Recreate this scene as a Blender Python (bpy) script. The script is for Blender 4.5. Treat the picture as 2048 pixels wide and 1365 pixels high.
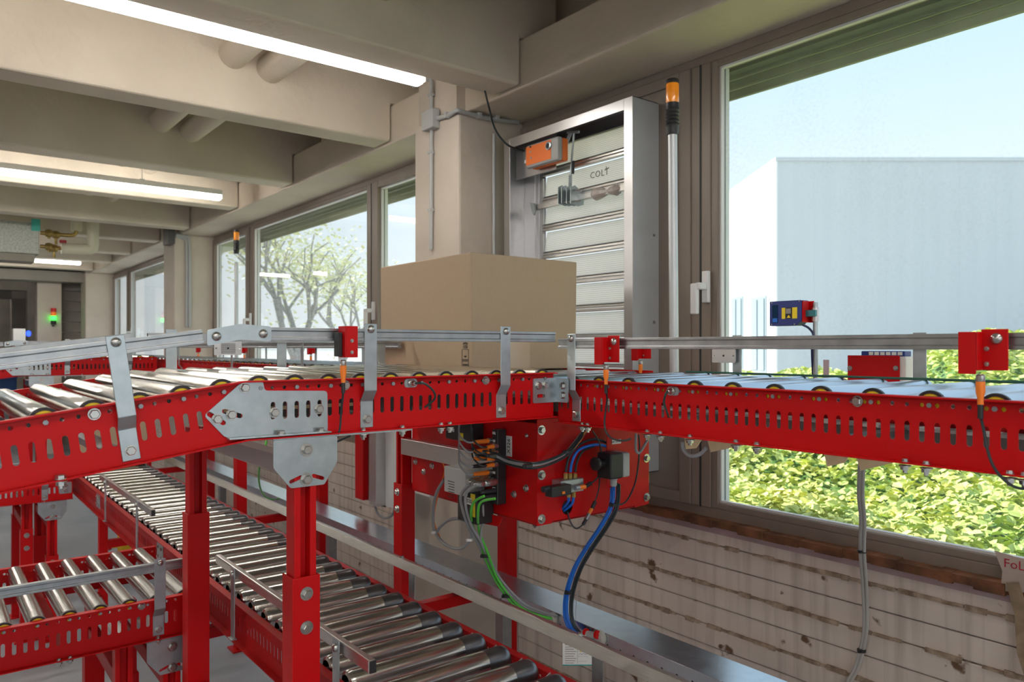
import bpy, bmesh, math, random
from mathutils import Matrix, Vector
random.seed(7)
PI = math.pi
D = bpy.data
COL = bpy.context.scene.collection
for o in list(D.objects): D.objects.remove(o)

# ------------------------------------------------------------------ camera, sky, sun, exposure
SC = bpy.context.scene
C = 1.62                                   # eye height above the hall floor
TH = math.radians(38.2); SN = math.sin(TH); CS = math.cos(TH)
F = 1514.0; HZ = 695.0
cd = D.cameras.new('camera'); cam = D.objects.new('camera', cd); COL.objects.link(cam)
cam.location = (0, 0, C); cam.rotation_euler = (PI/2, 0, -TH)
cd.sensor_width = 36; cd.lens = 36*F/2048; cd.shift_y = (HZ-682.5)/2048; cd.clip_start = .02
cd.dof.use_dof = True; cd.dof.focus_distance = 1.95; cd.dof.aperture_fstop = 6.3
SC.camera = cam
SC.view_settings.view_transform = 'Standard'; SC.view_settings.look = 'None'
SC.view_settings.gamma = 1; SC.view_settings.use_curve_mapping = False
SC.view_settings.exposure = 0.35
w = D.worlds.new('sky'); SC.world = w; w.use_nodes = True
nt = w.node_tree; nt.nodes.clear()
wo = nt.nodes.new('ShaderNodeOutputWorld'); bg = nt.nodes.new('ShaderNodeBackground')
tc = nt.nodes.new('ShaderNodeTexCoord'); sx = nt.nodes.new('ShaderNodeSeparateXYZ'); cr = nt.nodes.new('ShaderNodeValToRGB')
nt.links.new(tc.outputs['Generated'], sx.inputs[0]); nt.links.new(sx.outputs['Z'], cr.inputs[0])
nt.links.new(cr.outputs[0], bg.inputs[0]); nt.links.new(bg.outputs[0], wo.inputs[0])
cr.color_ramp.elements[0].position = 0.0; cr.color_ramp.elements[0].color = (.94, .97, 1, 1)
cr.color_ramp.elements[1].position = .35; cr.color_ramp.elements[1].color = (.64, .83, 1, 1)
e = cr.color_ramp.elements.new(.12); e.color = (.86, .935, 1, 1)
bg.inputs[1].default_value = .96
sl = D.lights.new('sun', 'SUN'); sl.energy = 8.5; sl.angle = .01; sl.color = (1, .93, .82)
so = D.objects.new('sun', sl); COL.objects.link(so)
so.rotation_euler = Vector((-.12, .78, .58)).to_track_quat('Z', 'Y').to_euler()

# ------------------------------------------------------------------ helpers
def P(px, py, X=None, Y=None, Z=None):
    """real point of the hall seen at a photo pixel, on the plane X=, Y= or Z= (Z above the floor)"""
    s = (px-1024)/F; t = (HZ-py)/F
    d = Vector((SN+s*CS, CS-s*SN, t))
    k = X/d.x if X is not None else Y/d.y if Y is not None else (Z-C)/d.z
    return Vector((0, 0, C)) + d*k

def frame(o, x, y, z):
    m = Matrix.Identity(4)
    for i, v in enumerate((x, y, z)):
        for r in range(3): m[r][i] = v[r]
    for r in range(3): m[r][3] = o[r]
    return m
FY = lambda o: frame(o, (1,0,0), (0,0,1), (0,-1,0))     # face looking to -Y (u=X, v=Z)
FYb = lambda o: frame(o, (-1,0,0), (0,0,1), (0,1,0))    # face looking to +Y
FX = lambda o: frame(o, (0,-1,0), (0,0,1), (-1,0,0))    # face looking to -X (u=-Y)
FXb = lambda o: frame(o, (0,1,0), (0,0,1), (1,0,0))     # face looking to +X

class MB:
    def __init__(s, M=None): s.bm = bmesh.new(); s.M = M
    def _v(s, p):
        p = Vector(p)
        return s.bm.verts.new(s.M @ p if s.M else p)
    def poly(s, vs, fs, mi=0):
        v = [s._v(p) for p in vs]
        for f in fs:
            try: s.bm.faces.new([v[i] for i in f]).material_index = mi
            except ValueError: pass
        return s
    def box(s, x0, x1, y0, y1, z0, z1, mi=0):
        return s.poly([(x0,y0,z0),(x1,y0,z0),(x1,y1,z0),(x0,y1,z0),(x0,y0,z1),(x1,y0,z1),(x1,y1,z1),(x0,y1,z1)],
                      [(0,3,2,1),(4,5,6,7),(0,1,5,4),(1,2,6,5),(2,3,7,6),(3,0,4,7)], mi)
    def prism(s, pts, z0, z1, mi=0):
        n = len(pts)
        return s.poly([(x,y,z0) for x,y in pts]+[(x,y,z1) for x,y in pts],
                      [tuple(range(n-1,-1,-1)), tuple(range(n,2*n))]+[(i,(i+1)%n,n+(i+1)%n,n+i) for i in range(n)], mi)
    def lathe(s, prof, n=16, axis='Z', o=(0,0,0), mi=0, cap=True):
        """prof: (radius, height) list"""
        vs = []; fs = []
        for r, h in prof:
            for k in range(n):
                a = 2*PI*k/n; p = (r*math.cos(a), r*math.sin(a), h)
                if axis == 'Y': p = (p[0], p[2], -p[1])
                if axis == 'X': p = (p[2], p[1], -p[0])
                vs.append((p[0]+o[0], p[1]+o[1], p[2]+o[2]))
        for i in range(len(prof)-1):
            for k in range(n):
                fs.append((i*n+k, i*n+(k+1)%n, (i+1)*n+(k+1)%n, (i+1)*n+k))
        if cap:
            fs.append(tuple(range(n-1,-1,-1))); fs.append(tuple((len(prof)-1)*n+k for k in range(n)))
        return s.poly(vs, fs, mi)
    def cyl(s, r, h0, h1, n=16, axis='Z', o=(0,0,0), mi=0): return s.lathe([(r,h0),(r,h1)], n, axis, o, mi)
    def tube(s, pts, r, n=8, smooth=True, mi=0, rot=0.0):
        P_ = [Vector(p) for p in pts]
        if smooth and len(P_) > 2:
            out = []
            for i in range(len(P_)-1):
                a = P_[max(i-1,0)]; b = P_[i]; c = P_[i+1]; d = P_[min(i+2,len(P_)-1)]
                for k in range(5):
                    t = k/5
                    out.append(.5*((2*b)+(c-a)*t+(2*a-5*b+4*c-d)*t*t+(3*b-a-3*c+d)*t**3))
            out.append(P_[-1]); P_ = out
        vs = []; fs = []; up = None
        for i, p in enumerate(P_):
            t = (P_[min(i+1,len(P_)-1)]-P_[max(i-1,0)]).normalized()
            if up is None:
                up = Vector((0,0,1)) if abs(t.z) < .9 else Vector((1,0,0))
            up = (up - t*up.dot(t)).normalized(); sd = t.cross(up)
            for k in range(n):
                a = 2*PI*k/n+rot; vs.append(p+up*(r*math.cos(a))+sd*(r*math.sin(a)))
        for i in range(len(P_)-1):
            for k in range(n): fs.append((i*n+k, (i+1)*n+k, (i+1)*n+(k+1)%n, i*n+(k+1)%n))
        fs.append(tuple(range(n))); fs.append(tuple((len(P_)-1)*n+k for k in range(n-1,-1,-1)))
        return s.poly(vs, fs, mi)
    def add(s, data, M=None, mi=0):
        vs, fs = data
        return s.poly([M @ Vector(v) for v in vs] if M else vs, fs, mi)

def sheet(outer, holes=(), t=.003):
    """flat plate with cut-outs in the xy plane: (verts, faces)"""
    cu = D.curves.new('tmp', 'CURVE'); cu.dimensions = '2D'; cu.fill_mode = 'BOTH'; cu.extrude = t/2
    for pts in [outer]+list(holes):
        sp = cu.splines.new('POLY'); sp.points.add(len(pts)-1); sp.use_cyclic_u = True
        for i, (x, y) in enumerate(pts): sp.points[i].co = (x, y, 0, 1)
    ob = D.objects.new('tmp', cu); COL.objects.link(ob)
    dg = bpy.context.evaluated_depsgraph_get()
    me = D.meshes.new_from_object(ob.evaluated_get(dg))
    out = ([v.co.copy() for v in me.vertices], [tuple(p.vertices) for p in me.polygons])
    D.objects.remove(ob); D.curves.remove(cu); D.meshes.remove(me)
    return out
def rnd(pts, r, n=4):
    out = []
    m = len(pts)
    for i in range(m):
        p = Vector(pts[i]); a = (Vector(pts[i-1])-p); b = (Vector(pts[(i+1) % m])-p)
        rr = min(r, a.length*.45, b.length*.45)
        a = p+a.normalized()*rr; b = p+b.normalized()*rr
        for k in range(n+1):
            t = k/n; q = a*(1-t)**2+p*2*t*(1-t)+b*t*t; out.append((q.x, q.y))
    return out
def slot(cx, cy, w, h, ang=0, n=4):
    """rounded slot, long axis h"""
    r = w/2; L = h/2-r; out = []
    for k in range(n+1): a = PI*k/n; out.append((r*math.cos(a), L+r*math.sin(a)))
    for k in range(n+1): a = PI+PI*k/n; out.append((r*math.cos(a), -L+r*math.sin(a)))
    c, s_ = math.cos(ang), math.sin(ang)
    return [(cx+x*c-y*s_, cy+x*s_+y*c) for x, y in out]
def circ(cx, cy, r, n=10): return [(cx+r*math.cos(2*PI*k/n), cy+r*math.sin(2*PI*k/n)) for k in range(n)]
def rect(x0, x1, y0, y1): return [(x0,y0),(x1,y0),(x1,y1),(x0,y1)]

def wl(o):
    v = Vector((0,0,0))
    while o: v += o.location; o = o.parent
    return v
def meta(o, label=None, cat=None, group=None, kind=None):
    if label: o['label'] = label
    if cat: o['category'] = cat
    if group: o['group'] = group
    if kind: o['kind'] = kind
    return o
def finish(bm, name, mats, smooth=False):
    me = D.meshes.new(name); bmesh.ops.recalc_face_normals(bm, faces=bm.faces); bm.to_mesh(me); bm.free()
    for m in (mats if isinstance(mats, (list, tuple)) else [mats]): me.materials.append(m)
    if smooth:
        me.shade_smooth(); me.set_sharp_from_angle(angle=math.radians(38))
    return me
def emit(name, mb, mats, parent=None, label=None, smooth=False, bevel=0, **k):
    bm = mb.bm
    co = [v.co for v in bm.verts]
    lo = Vector([min(c[i] for c in co) for i in range(3)]); hi = Vector([max(c[i] for c in co) for i in range(3)])
    ce = (lo+hi)/2
    if parent is None: ce.z = lo.z
    bmesh.ops.translate(bm, verts=bm.verts, vec=-ce)
    o = D.objects.new(name, finish(bm, name, mats, smooth)); COL.objects.link(o)
    o.parent = parent; o.location = ce-wl(parent)
    if bevel:
        b = o.modifiers.new('bevel', 'BEVEL'); b.width = bevel; b.segments = 2; b.limit_method = 'ANGLE'; b.angle_limit = .7
    return meta(o, label, **k)
def inst(name, me, parent, loc, rot=(0,0,0), label=None, scale=None, **k):
    o = D.objects.new(name, me); COL.objects.link(o); o.parent = parent
    o.location = Vector(loc)-wl(parent); o.rotation_euler = rot
    if scale: o.scale = scale
    return meta(o, label, **k)
def thing(name, label, cat, loc, group=None, kind=None):
    o = D.objects.new(name, None); COL.objects.link(o); o.location = loc; o.empty_display_size = .05
    return meta(o, label, cat, group, kind)
def copy_tree(o, parent=None, off=(0,0,0)):
    c = o.copy(); COL.objects.link(c); c.parent = parent; c.location = o.location+Vector(off)
    for ch in list(o.children): copy_tree(ch, c)
    return c

def mat(name, col, rough=.5, metal=0, nscale=0, namt=.0, bump=0, bscale=60, col2=None, coat=0, emis=0, aniso=None, trans=0, detail=4, rvar=0):
    m = D.materials.new(name); m.use_nodes = True; n = m.node_tree; b = n.nodes['Principled BSDF']
    if name.startswith('red_p'): b.inputs['Specular IOR Level'].default_value = .22
    b.inputs['Base Color'].default_value = (*col, 1); b.inputs['Roughness'].default_value = rough; b.inputs['Metallic'].default_value = metal
    if coat: b.inputs['Coat Weight'].default_value = coat; b.inputs['Coat Roughness'].default_value = .1
    if emis: b.inputs['Emission Color'].default_value = (*col, 1); b.inputs['Emission Strength'].default_value = emis
    if trans: b.inputs['Transmission Weight'].default_value = trans
    tcn = n.nodes.new('ShaderNodeTexCoord')
    if nscale:
        mp = n.nodes.new('ShaderNodeMapping'); n.links.new(tcn.outputs['Object'], mp.inputs[0])
        if aniso: mp.inputs['Scale'].default_value = aniso
        nz = n.nodes.new('ShaderNodeTexNoise'); nz.inputs['Scale'].default_value = nscale; nz.inputs['Detail'].default_value = detail
        n.links.new(mp.outputs[0], nz.inputs['Vector'])
        rp = n.nodes.new('ShaderNodeValToRGB')
        c2 = col2 or tuple(max(0, c*(1-namt)) for c in col)
        rp.color_ramp.elements[0].position = .3; rp.color_ramp.elements[0].color = (*c2, 1)
        rp.color_ramp.elements[1].position = .7; rp.color_ramp.elements[1].color = (*col, 1)
        n.links.new(nz.outputs[0], rp.inputs[0]); n.links.new(rp.outputs[0], b.inputs['Base Color'])
        if rvar:
            mr = n.nodes.new('ShaderNodeMapRange'); mr.inputs[3].default_value = rough-rvar; mr.inputs[4].default_value = rough+rvar
            n.links.new(nz.outputs[0], mr.inputs[0]); n.links.new(mr.outputs[0], b.inputs['Roughness'])
    if bump:
        nb = n.nodes.new('ShaderNodeTexNoise'); nb.inputs['Scale'].default_value = bscale; nb.inputs['Detail'].default_value = 5
        n.links.new(tcn.outputs['Object'], nb.inputs['Vector'])
        bp = n.nodes.new('ShaderNodeBump'); bp.inputs['Strength'].default_value = bump; bp.inputs['Distance'].default_value = .01
        n.links.new(nb.outputs[0], bp.inputs['Height']); n.links.new(bp.outputs[0], b.inputs['Normal'])
    return m

RED = mat('red_powder_coat', (.54,.003,.005), .40, bump=.06, bscale=500, nscale=3, namt=.08)
RED2 = mat('red_powder_coat_worn', (.44,.009,.011), .42, nscale=6, namt=.2)
GALV = mat('galvanised_sheet', (.43,.45,.46), .32, .9, nscale=35, col2=(.33,.35,.37), rvar=.08)
DUCT = mat('duct_zinc', (.58,.62,.68), .24, .95, nscale=25, col2=(.48,.52,.58), rvar=.06)
STEEL = mat('zinc_plated_steel', (.47,.53,.56), .32, .75, nscale=40, col2=(.39,.45,.48), rvar=.05)
BOLTM = mat('bolt_zinc', (.55,.55,.53), .25, .9, nscale=40, namt=.25)
ALU = mat('brushed_aluminium', (.66,.66,.67), .33, .92, nscale=30, col2=(.54,.54,.56), aniso=(1,40,40), rvar=.05)
ALUY = mat('brushed_aluminium_long', (.66,.66,.65), .30, .95, nscale=30, col2=(.55,.54,.52), aniso=(40,1,40), rvar=.05)
ROLL = mat('roller_steel', (.60,.57,.51), .16, 1)
ROLLB = mat('roller_steel_bright', (.50,.56,.66), .24, 1)
ROLLC = mat('roller_steel_zinc', (.58,.57,.55), .2, 1)
PINM = mat('axle_steel', (.30,.33,.35), .5, .8)
DARKM = mat('dark_steel', (.16,.16,.17), .3, .9)
ALUS = mat('satin_aluminium', (.60,.63,.66), .45, .45, nscale=6, namt=.12)
BLK = mat('black_plastic', (.018,.018,.02), .42)
RUB = mat('black_rubber', (.012,.013,.014), .5)
YEL = mat('yellow_plastic', (.86,.66,.02), .45)
ORG = mat('orange_plastic', (.90,.22,.02), .4)
ORG2 = mat('actuator_orange', (.90,.20,.03), .5)
AMB = mat('amber_lens', (.95,.30,.01), .25, coat=.5)
GRYP = mat('grey_plastic', (.40,.41,.41), .45)
LGRY = mat('light_grey_paint', (.62,.63,.62), .45)
WHT = mat('white_plastic', (.80,.80,.78), .4)
BLUE = mat('blue_housing', (.02,.04,.22), .4)
BLUC = mat('blue_hose', (.01,.16,.70), .35)
GRNC = mat('green_cable', (.10,.55,.06), .4)
GRYC = mat('grey_cable', (.30,.31,.33), .45)
BLKC = mat('black_cable', (.02,.03,.035), .4)
BRASS = mat('brass', (.50,.36,.12), .4, .8, nscale=30, namt=.4)
CARD = mat('cardboard', (.43,.325,.225), .85, nscale=90, col2=(.40,.30,.205), aniso=(6,6,.6), bump=.05, bscale=120)
TAPE = mat('clear_tape', (.50,.38,.26), .25, coat=.5)
CONC = mat('painted_concrete', (.66,.59,.49), .75, nscale=2.5, col2=(.58,.51,.42), bump=.25, bscale=28)
CONC2 = mat('painted_concrete_column', (.60,.53,.46), .7, nscale=3.5, col2=(.50,.44,.37), bump=.3, bscale=20)
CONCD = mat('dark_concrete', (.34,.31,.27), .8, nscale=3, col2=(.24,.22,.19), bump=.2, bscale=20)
FLOORM = mat('screed_floor', (.40,.42,.45), .55, nscale=1.6, col2=(.29,.31,.34), bump=.08, bscale=30, detail=8)
FRAME = mat('window_frame_paint', (.27,.22,.185), .5, nscale=8, col2=(.22,.18,.15), aniso=(1,1,.2), bump=.05)
FRAMEW = mat('white_window_frame', (.72,.73,.74), .4)
SHUT = mat('shutter_slats', (.42,.46,.28), .5, nscale=5, namt=.2)
SEAL = mat('window_seal', (.03,.035,.035), .6)
BRICKW = mat('white_facade', (.86,.86,.84), .8)
GREYW = mat('grey_facade', (.62,.66,.68), .7, nscale=.8, col2=(.585,.63,.65), aniso=(3,3,.1))
LEDM = mat('led_diffuser', (1,.95,.88), .4, emis=25)
PAPER = mat('paper', (.78,.78,.76), .8)
INK = mat('black_print', (.03,.03,.03), .7)
GRND = mat('asphalt_pale', (.55,.55,.54), .9, nscale=4, namt=.15)
BARK = mat('tree_bark', (.50,.49,.48), .9, nscale=20, namt=.4)  # bark and spring leaves paled, bright haze put into their colour
LEAFY = mat('spring_leaf', (.74,.76,.46), .7)
LEAF1 = mat('ivy_leaf', (.80,.80,.24), .6, nscale=2.2, col2=(.40,.55,.16))
FWIN = mat('facade_glass', (.30,.37,.42), .3)
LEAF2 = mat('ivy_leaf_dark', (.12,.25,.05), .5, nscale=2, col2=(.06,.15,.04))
def glassmat():
    m = D.materials.new('window_glass'); m.use_nodes = True; n = m.node_tree; n.nodes.clear()
    o = n.nodes.new('ShaderNodeOutputMaterial'); t = n.nodes.new('ShaderNodeBsdfTransparent'); g = n.nodes.new('ShaderNodeBsdfGlossy')
    d = n.nodes.new('ShaderNodeBsdfDiffuse'); mx = n.nodes.new('ShaderNodeMixShader'); m2 = n.nodes.new('ShaderNodeMixShader')
    lw = n.nodes.new('ShaderNodeLayerWeight'); lw.inputs[0].default_value = .5; fr = n.nodes.new('ShaderNodeMath'); fr.operation = 'POWER'; fr.inputs[1].default_value = 4.5; n.links.new(lw.outputs['Facing'], fr.inputs[0]); g.inputs['Roughness'].default_value = .02
    t.inputs[0].default_value = (.95, .975, .97, 1); d.inputs[0].default_value = (.8,.85,.88,1)
    tcn = n.nodes.new('ShaderNodeTexCoord'); nz = n.nodes.new('ShaderNodeTexNoise'); nz.inputs['Scale'].default_value = 90; nz.inputs['Detail'].default_value = 6
    nz2 = n.nodes.new('ShaderNodeTexNoise'); nz2.inputs['Scale'].default_value = 3
    n.links.new(tcn.outputs['Object'], nz.inputs['Vector']); n.links.new(tcn.outputs['Object'], nz2.inputs['Vector'])
    mu = n.nodes.new('ShaderNodeMath'); mu.operation = 'MULTIPLY'
    n.links.new(nz.outputs[0], mu.inputs[0]); n.links.new(nz2.outputs[0], mu.inputs[1])
    mr = n.nodes.new('ShaderNodeMapRange'); mr.inputs[1].default_value = .26; mr.inputs[2].default_value = .5; mr.inputs[3].default_value = .03; mr.inputs[4].default_value = .10
    n.links.new(mu.outputs[0], mr.inputs[0])
    n.links.new(fr.outputs[0], mx.inputs[0]); n.links.new(t.outputs[0], mx.inputs[1]); n.links.new(g.outputs[0], mx.inputs[2])
    n.links.new(mr.outputs[0], m2.inputs[0]); n.links.new(mx.outputs[0], m2.inputs[1]); n.links.new(d.outputs[0], m2.inputs[2])
    n.links.new(m2.outputs[0], o.inputs[0]); return m
GLASS = glassmat()
def polycarb():
    m = mat('polycarbonate_panel', (.97,.94,1), .35); n = m.node_tree; b = n.nodes['Principled BSDF']
    tcn = n.nodes.new('ShaderNodeTexCoord'); wv = n.nodes.new('ShaderNodeTexWave'); wv.bands_direction = 'Z'; wv.inputs['Scale'].default_value = 36
    rp = n.nodes.new('ShaderNodeValToRGB'); rp.color_ramp.elements[0].position = .0; rp.color_ramp.elements[0].color = (.72,.70,.76,1); rp.color_ramp.elements[1].position = .45; rp.color_ramp.elements[1].color = (1,.97,1,1)
    n.links.new(tcn.outputs['Object'], wv.inputs[0]); n.links.new(wv.outputs[0], rp.inputs[0]); n.links.new(rp.outputs[0], b.inputs['Base Color'])
    o = n.nodes['Material Output']; tr = n.nodes.new('ShaderNodeBsdfTranslucent'); tr.inputs[0].default_value = (1,.95,1,1)
    mx = n.nodes.new('ShaderNodeMixShader'); mx.inputs[0].default_value = .7
    n.links.new(rp.outputs[0], tr.inputs[0]); n.links.new(b.outputs[0], mx.inputs[1]); n.links.new(tr.outputs[0], mx.inputs[2]); n.links.new(mx.outputs[0], o.inputs[0]); return m
PCARB = polycarb()
def wallmat():
    """board-marked painted concrete: dirt runs and flaking"""
    m = mat('old_painted_wall', (.76,.68,.61), .8, nscale=3, col2=(.66,.58,.52), bump=.25, bscale=25)
    n = m.node_tree; b = n.nodes['Principled BSDF']
    base = b.inputs['Base Color'].links[0].from_socket
    tcn = n.nodes.new('ShaderNodeNewGeometry'); mp = n.nodes.new('ShaderNodeMapping'); mp.inputs['Scale'].default_value = (1,12,.6)
    nz = n.nodes.new('ShaderNodeTexNoise'); nz.inputs['Scale'].default_value = 2.2; nz.inputs['Detail'].default_value = 7
    n.links.new(tcn.outputs['Position'], mp.inputs[0]); n.links.new(mp.outputs[0], nz.inputs['Vector'])
    r = n.nodes.new('ShaderNodeValToRGB'); r.color_ramp.elements[0].position = .50; r.color_ramp.elements[0].color = (0,0,0,1)
    r.color_ramp.elements[1].position = .82; r.color_ramp.elements[1].color = (.46,.46,.46,1)
    n.links.new(nz.outputs[0], r.inputs[0])
    mx = n.nodes.new('ShaderNodeMix'); mx.data_type = 'RGBA'; n.links.new(r.outputs[0], mx.inputs[0]); n.links.new(base, mx.inputs[6])
    mx.inputs[7].default_value = (.12,.07,.04,1)
    n2 = n.nodes.new('ShaderNodeTexNoise'); n2.inputs['Scale'].default_value = 9; n2.inputs['Detail'].default_value = 8; n.links.new(tcn.outputs['Position'], n2.inputs['Vector'])
    r2 = n.nodes.new('ShaderNodeValToRGB'); r2.color_ramp.elements[0].position = .66; r2.color_ramp.elements[0].color = (0,0,0,1); r2.color_ramp.elements[1].position = .70
    n.links.new(n2.outputs[0], r2.inputs[0]); m3 = n.nodes.new('ShaderNodeMix'); m3.data_type = 'RGBA'
    n.links.new(r2.outputs[0], m3.inputs[0]); n.links.new(mx.outputs[2], m3.inputs[6]); m3.inputs[7].default_value = (.16,.09,.05,1)
    n.links.new(m3.outputs[2], b.inputs['Base Color']); return m
OLDW = wallmat()
RUST = mat('rusty_sill', (.28,.11,.05), .9, nscale=14, col2=(.09,.04,.02), bump=.6, bscale=60)
PINKP = mat('flaking_pink_paint', (.46,.34,.35), .8, nscale=10, col2=(.36,.25,.25), bump=.3, bscale=40)
PARGE = mat('crumbling_mortar', (.55,.44,.33), .95, nscale=26, col2=(.20,.13,.09), bump=.8, bscale=60)
# ------------------------------------------------------------------ the room
WX = 2.35                       # inner face of the window wall
CEIL = thing('ceiling', None, None, (-3, 3, C+1.13), kind='structure')
emit('slab', MB().box(-9, 2.6, -6, 13.3, C+1.62, C+1.8), CONC, CEIL)
b = MB().box(2.05, 2.42, -6, 13.3, C+1.118, C+1.33)
emit('ledge_beam', b, CONC, CEIL, bevel=.008)
emit('upstand', MB().box(2.33, 2.45, -6, 13.3, C+1.33, C+1.62), CONC, CEIL)
for k in range(-3, 5):
    for y in (2.54+2.5*k, 3.67+2.5*k):
        if y < -5.5 or y > 12.9: continue
        # stem with a notched end resting on the ledge
        m = MB(frame((0,y,0), (1,0,0), (0,0,1), (0,1,0)))
        prof = [(-9,C+1.128),(2.035,C+1.128),(2.045,C+1.14),(2.045,C+1.335),(2.256,C+1.335),(2.256,C+1.625),(-9,C+1.625)]
        m.prism(prof, 0, .18)
        emit('beam', m, CONC, CEIL, bevel=.012)
# two service pipes running through the stems
for x, z in ((1.19, C+1.40), (1.37, C+1.37)):
    emit('pipe', MB().cyl(.068, -5.5, 12.5, 20, 'Y', (x,0,z)), CONC, CEIL, smooth=True)
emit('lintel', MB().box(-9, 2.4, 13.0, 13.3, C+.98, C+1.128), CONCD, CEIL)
fl = emit('floor', MB().box(-9, 2.6, -6, 34, -.2, 0), FLOORM, kind='structure')

WR = thing('wall_right', None, None, (WX, 3, 0), kind='structure')
ZS = C-.66                      # top of the parapet below the windows
emit('parapet', MB().box(WX+.01, WX+.2, -6, 13.0, 0, ZS), OLDW, WR)
# board-marked courses: each board its own slab with a recessed joint
bh = .077
for bay, (y0, y1) in enumerate(((-2.0, 2.93), (3.33, 7.9), (8.3, 12.9))):
    z = ZS-.0
    i = 0
    while z > .1:
        z1 = z-.004; z0 = z-bh
        emit('wall_board', MB().box(WX-.004-.003*(i % 2), WX+.012, y0, y1, z0, z1), OLDW, WR, bevel=.003)
        z = z0; i += 1
# crumbling mortar joints proud of every second course
rg = random.Random(3)
for i in range(1, 13, 2):
    z = ZS-bh*i+.0
    m = MB(); y = -1.5
    while y < 2.9:
        L = rg.uniform(.015, .07); h = rg.uniform(.004, .011)
        if rg.random() < .9: m.box(WX-.010-rg.uniform(0,.006), WX, y, y+L, z-h, z+h*rg.uniform(.2,.8))
        y += L*rg.uniform(.8, 1.1)
    emit('mortar_crumbs', m, PARGE, WR, kind='stuff')
# peeled strip under the sill: pink paint, rusty gap
emit('paint_strip', MB().box(WX-.012, WX+.02, -2, 2.93, ZS-.035, ZS-.005), PINKP, WR)
m = MB(); y = -2.0
while y < 2.92:
    L = rg.uniform(.03, .12); y1 = min(y+L, 2.93)
    m.box(WX-.02-rg.uniform(0,.012), WX+.03, y, y1, ZS-.008-rg.uniform(0,.01), ZS+.012+rg.uniform(0,.006)); y += L
emit('rusty_joint', m, RUST, WR)
# columns every five metres
for k in range(-1, 3):
    y = 2.934+4.97*k
    emit('column', MB().box(1.992, 2.45, y, y+.4, 0, C+1.118), CONC2, WR, bevel=.012)
    emit('column_head', MB().box(2.0, 2.06, y+.03, y+.37, C+1.118, C+1.33), CONC2, WR)
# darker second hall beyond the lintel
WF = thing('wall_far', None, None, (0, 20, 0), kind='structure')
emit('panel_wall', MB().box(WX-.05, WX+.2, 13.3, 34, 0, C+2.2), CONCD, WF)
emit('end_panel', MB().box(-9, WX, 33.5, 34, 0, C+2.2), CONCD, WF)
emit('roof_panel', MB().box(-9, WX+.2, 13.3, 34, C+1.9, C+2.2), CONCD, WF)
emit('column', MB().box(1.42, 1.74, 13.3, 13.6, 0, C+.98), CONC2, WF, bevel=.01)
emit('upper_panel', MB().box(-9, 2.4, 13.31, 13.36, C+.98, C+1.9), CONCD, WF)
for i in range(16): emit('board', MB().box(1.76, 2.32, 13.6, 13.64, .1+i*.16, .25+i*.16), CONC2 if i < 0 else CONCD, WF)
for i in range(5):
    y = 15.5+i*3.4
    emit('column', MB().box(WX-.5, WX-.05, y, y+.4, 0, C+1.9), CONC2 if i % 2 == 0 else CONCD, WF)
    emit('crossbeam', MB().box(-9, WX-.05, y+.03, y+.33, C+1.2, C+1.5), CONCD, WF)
WL = thing('wall_left', None, None, (-9, 3, 0), kind='structure')
emit('panel_wall', MB().box(-9.2, -9, -6, 34, 0, C+2.2), CONC2, WL)
for y in (4, 9): emit('column', MB().box(-5, -4.6, y, y+.4, 0, C+1.128), CONC2, WL)

# ------------------------------------------------------------------ windows
GZ0, GZ1 = C-.598, C+1.053      # glass of the fixed panes
def bay(n, y0, ya, yb, y1, label=None):
    W = thing('window_%d' % n, None, None, (WX+.06, (y0+y1)/2, ZS), kind='structure')
    x0, x1 = WX+.02, WX+.10
    fr = MB()
    fr.box(x0, x1, y0, y1, C+1.053+.03, C+1.118); fr.box(x0, x1, y0, y1, ZS, ZS+.05)
    emit('outer_frame', fr, FRAME, W, bevel=.003)
    for y in (ya, yb):
        emit('mullion', MB().box(x0-.005, x1, y-.045, y+.045, ZS+.05, C+1.083), FRAME, W, bevel=.003)
        emit('joint_seal', MB().box(x0-.008, x0-.004, y-.003, y+.003, ZS+.05, C+1.083), SEAL, W)
    for (a, c, casement) in ((y0, ya-.045, True), (ya+.045, yb-.045, False), (yb+.045, y1, True)):
        if c-a < .2: continue
        z0, z1 = ZS+.05, C+1.083
        t = .055 if casement else .03
        f = MB()
        for (p, q, r, s_) in ((a, a+t, z0, z1), (c-t, c, z0, z1), (a+t, c-t, z0, z0+t*.8), (a+t, c-t, z1-t*.8, z1)):
            f.box(x0-(.012 if casement else 0), x1-.02, p, q, r, s_)
        sash = emit('sash' if casement else 'pane_frame', f, FRAME, W, bevel=.003)
        g = MB()
        for (p, q, r, s_) in ((a+t, a+t+.008, z0+t, z1-t), (c-t-.008, c-t, z0+t, z1-t), (a+t, c-t, z0+t*.8, z0+t*.8+.008), (a+t, c-t, z1-t*.8-.008, z1-t*.8)):
            g.box(x0+.012, x0+.03, p, q, r, s_)
        emit('glazing_bead', g, FRAMEW, W)
        if not (n == 1 and casement and a > 1): emit('pane', MB().box(x0+.03, x0+.036, a+t, c-t, z0+t*.8, z1-t*.8), GLASS, W)
        rv = MB()   # white outer reveal beyond the glass
        for (p, q, r, s_) in ((a, a+t+.01, z0, z1), (c-t-.01, c, z0, z1), (a, c, z0, z0+t*.7)):
            rv.box(x0+.037, x0+.058, p, q, r, s_)
        emit('outer_reveal', rv, FRAMEW, W)
    # roller shutter drawn a little way down outside
    for i in range(5):
        emit('shutter_slat', MB().box(WX+.215, WX+.23, y0, y1, C+.99+i*.04, C+1.027+i*.04), SHUT, W, bevel=.005)
    emit('shutter_box', MB().box(WX+.17, WX+.42, y0, y1, C+1.085, C+1.35), SHUT, W)
    return W
W1 = bay(1, -1.67, -.49, 1.835, 2.93)
W2 = bay(2, 3.33, 4.51, 6.83, 7.9)
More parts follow.
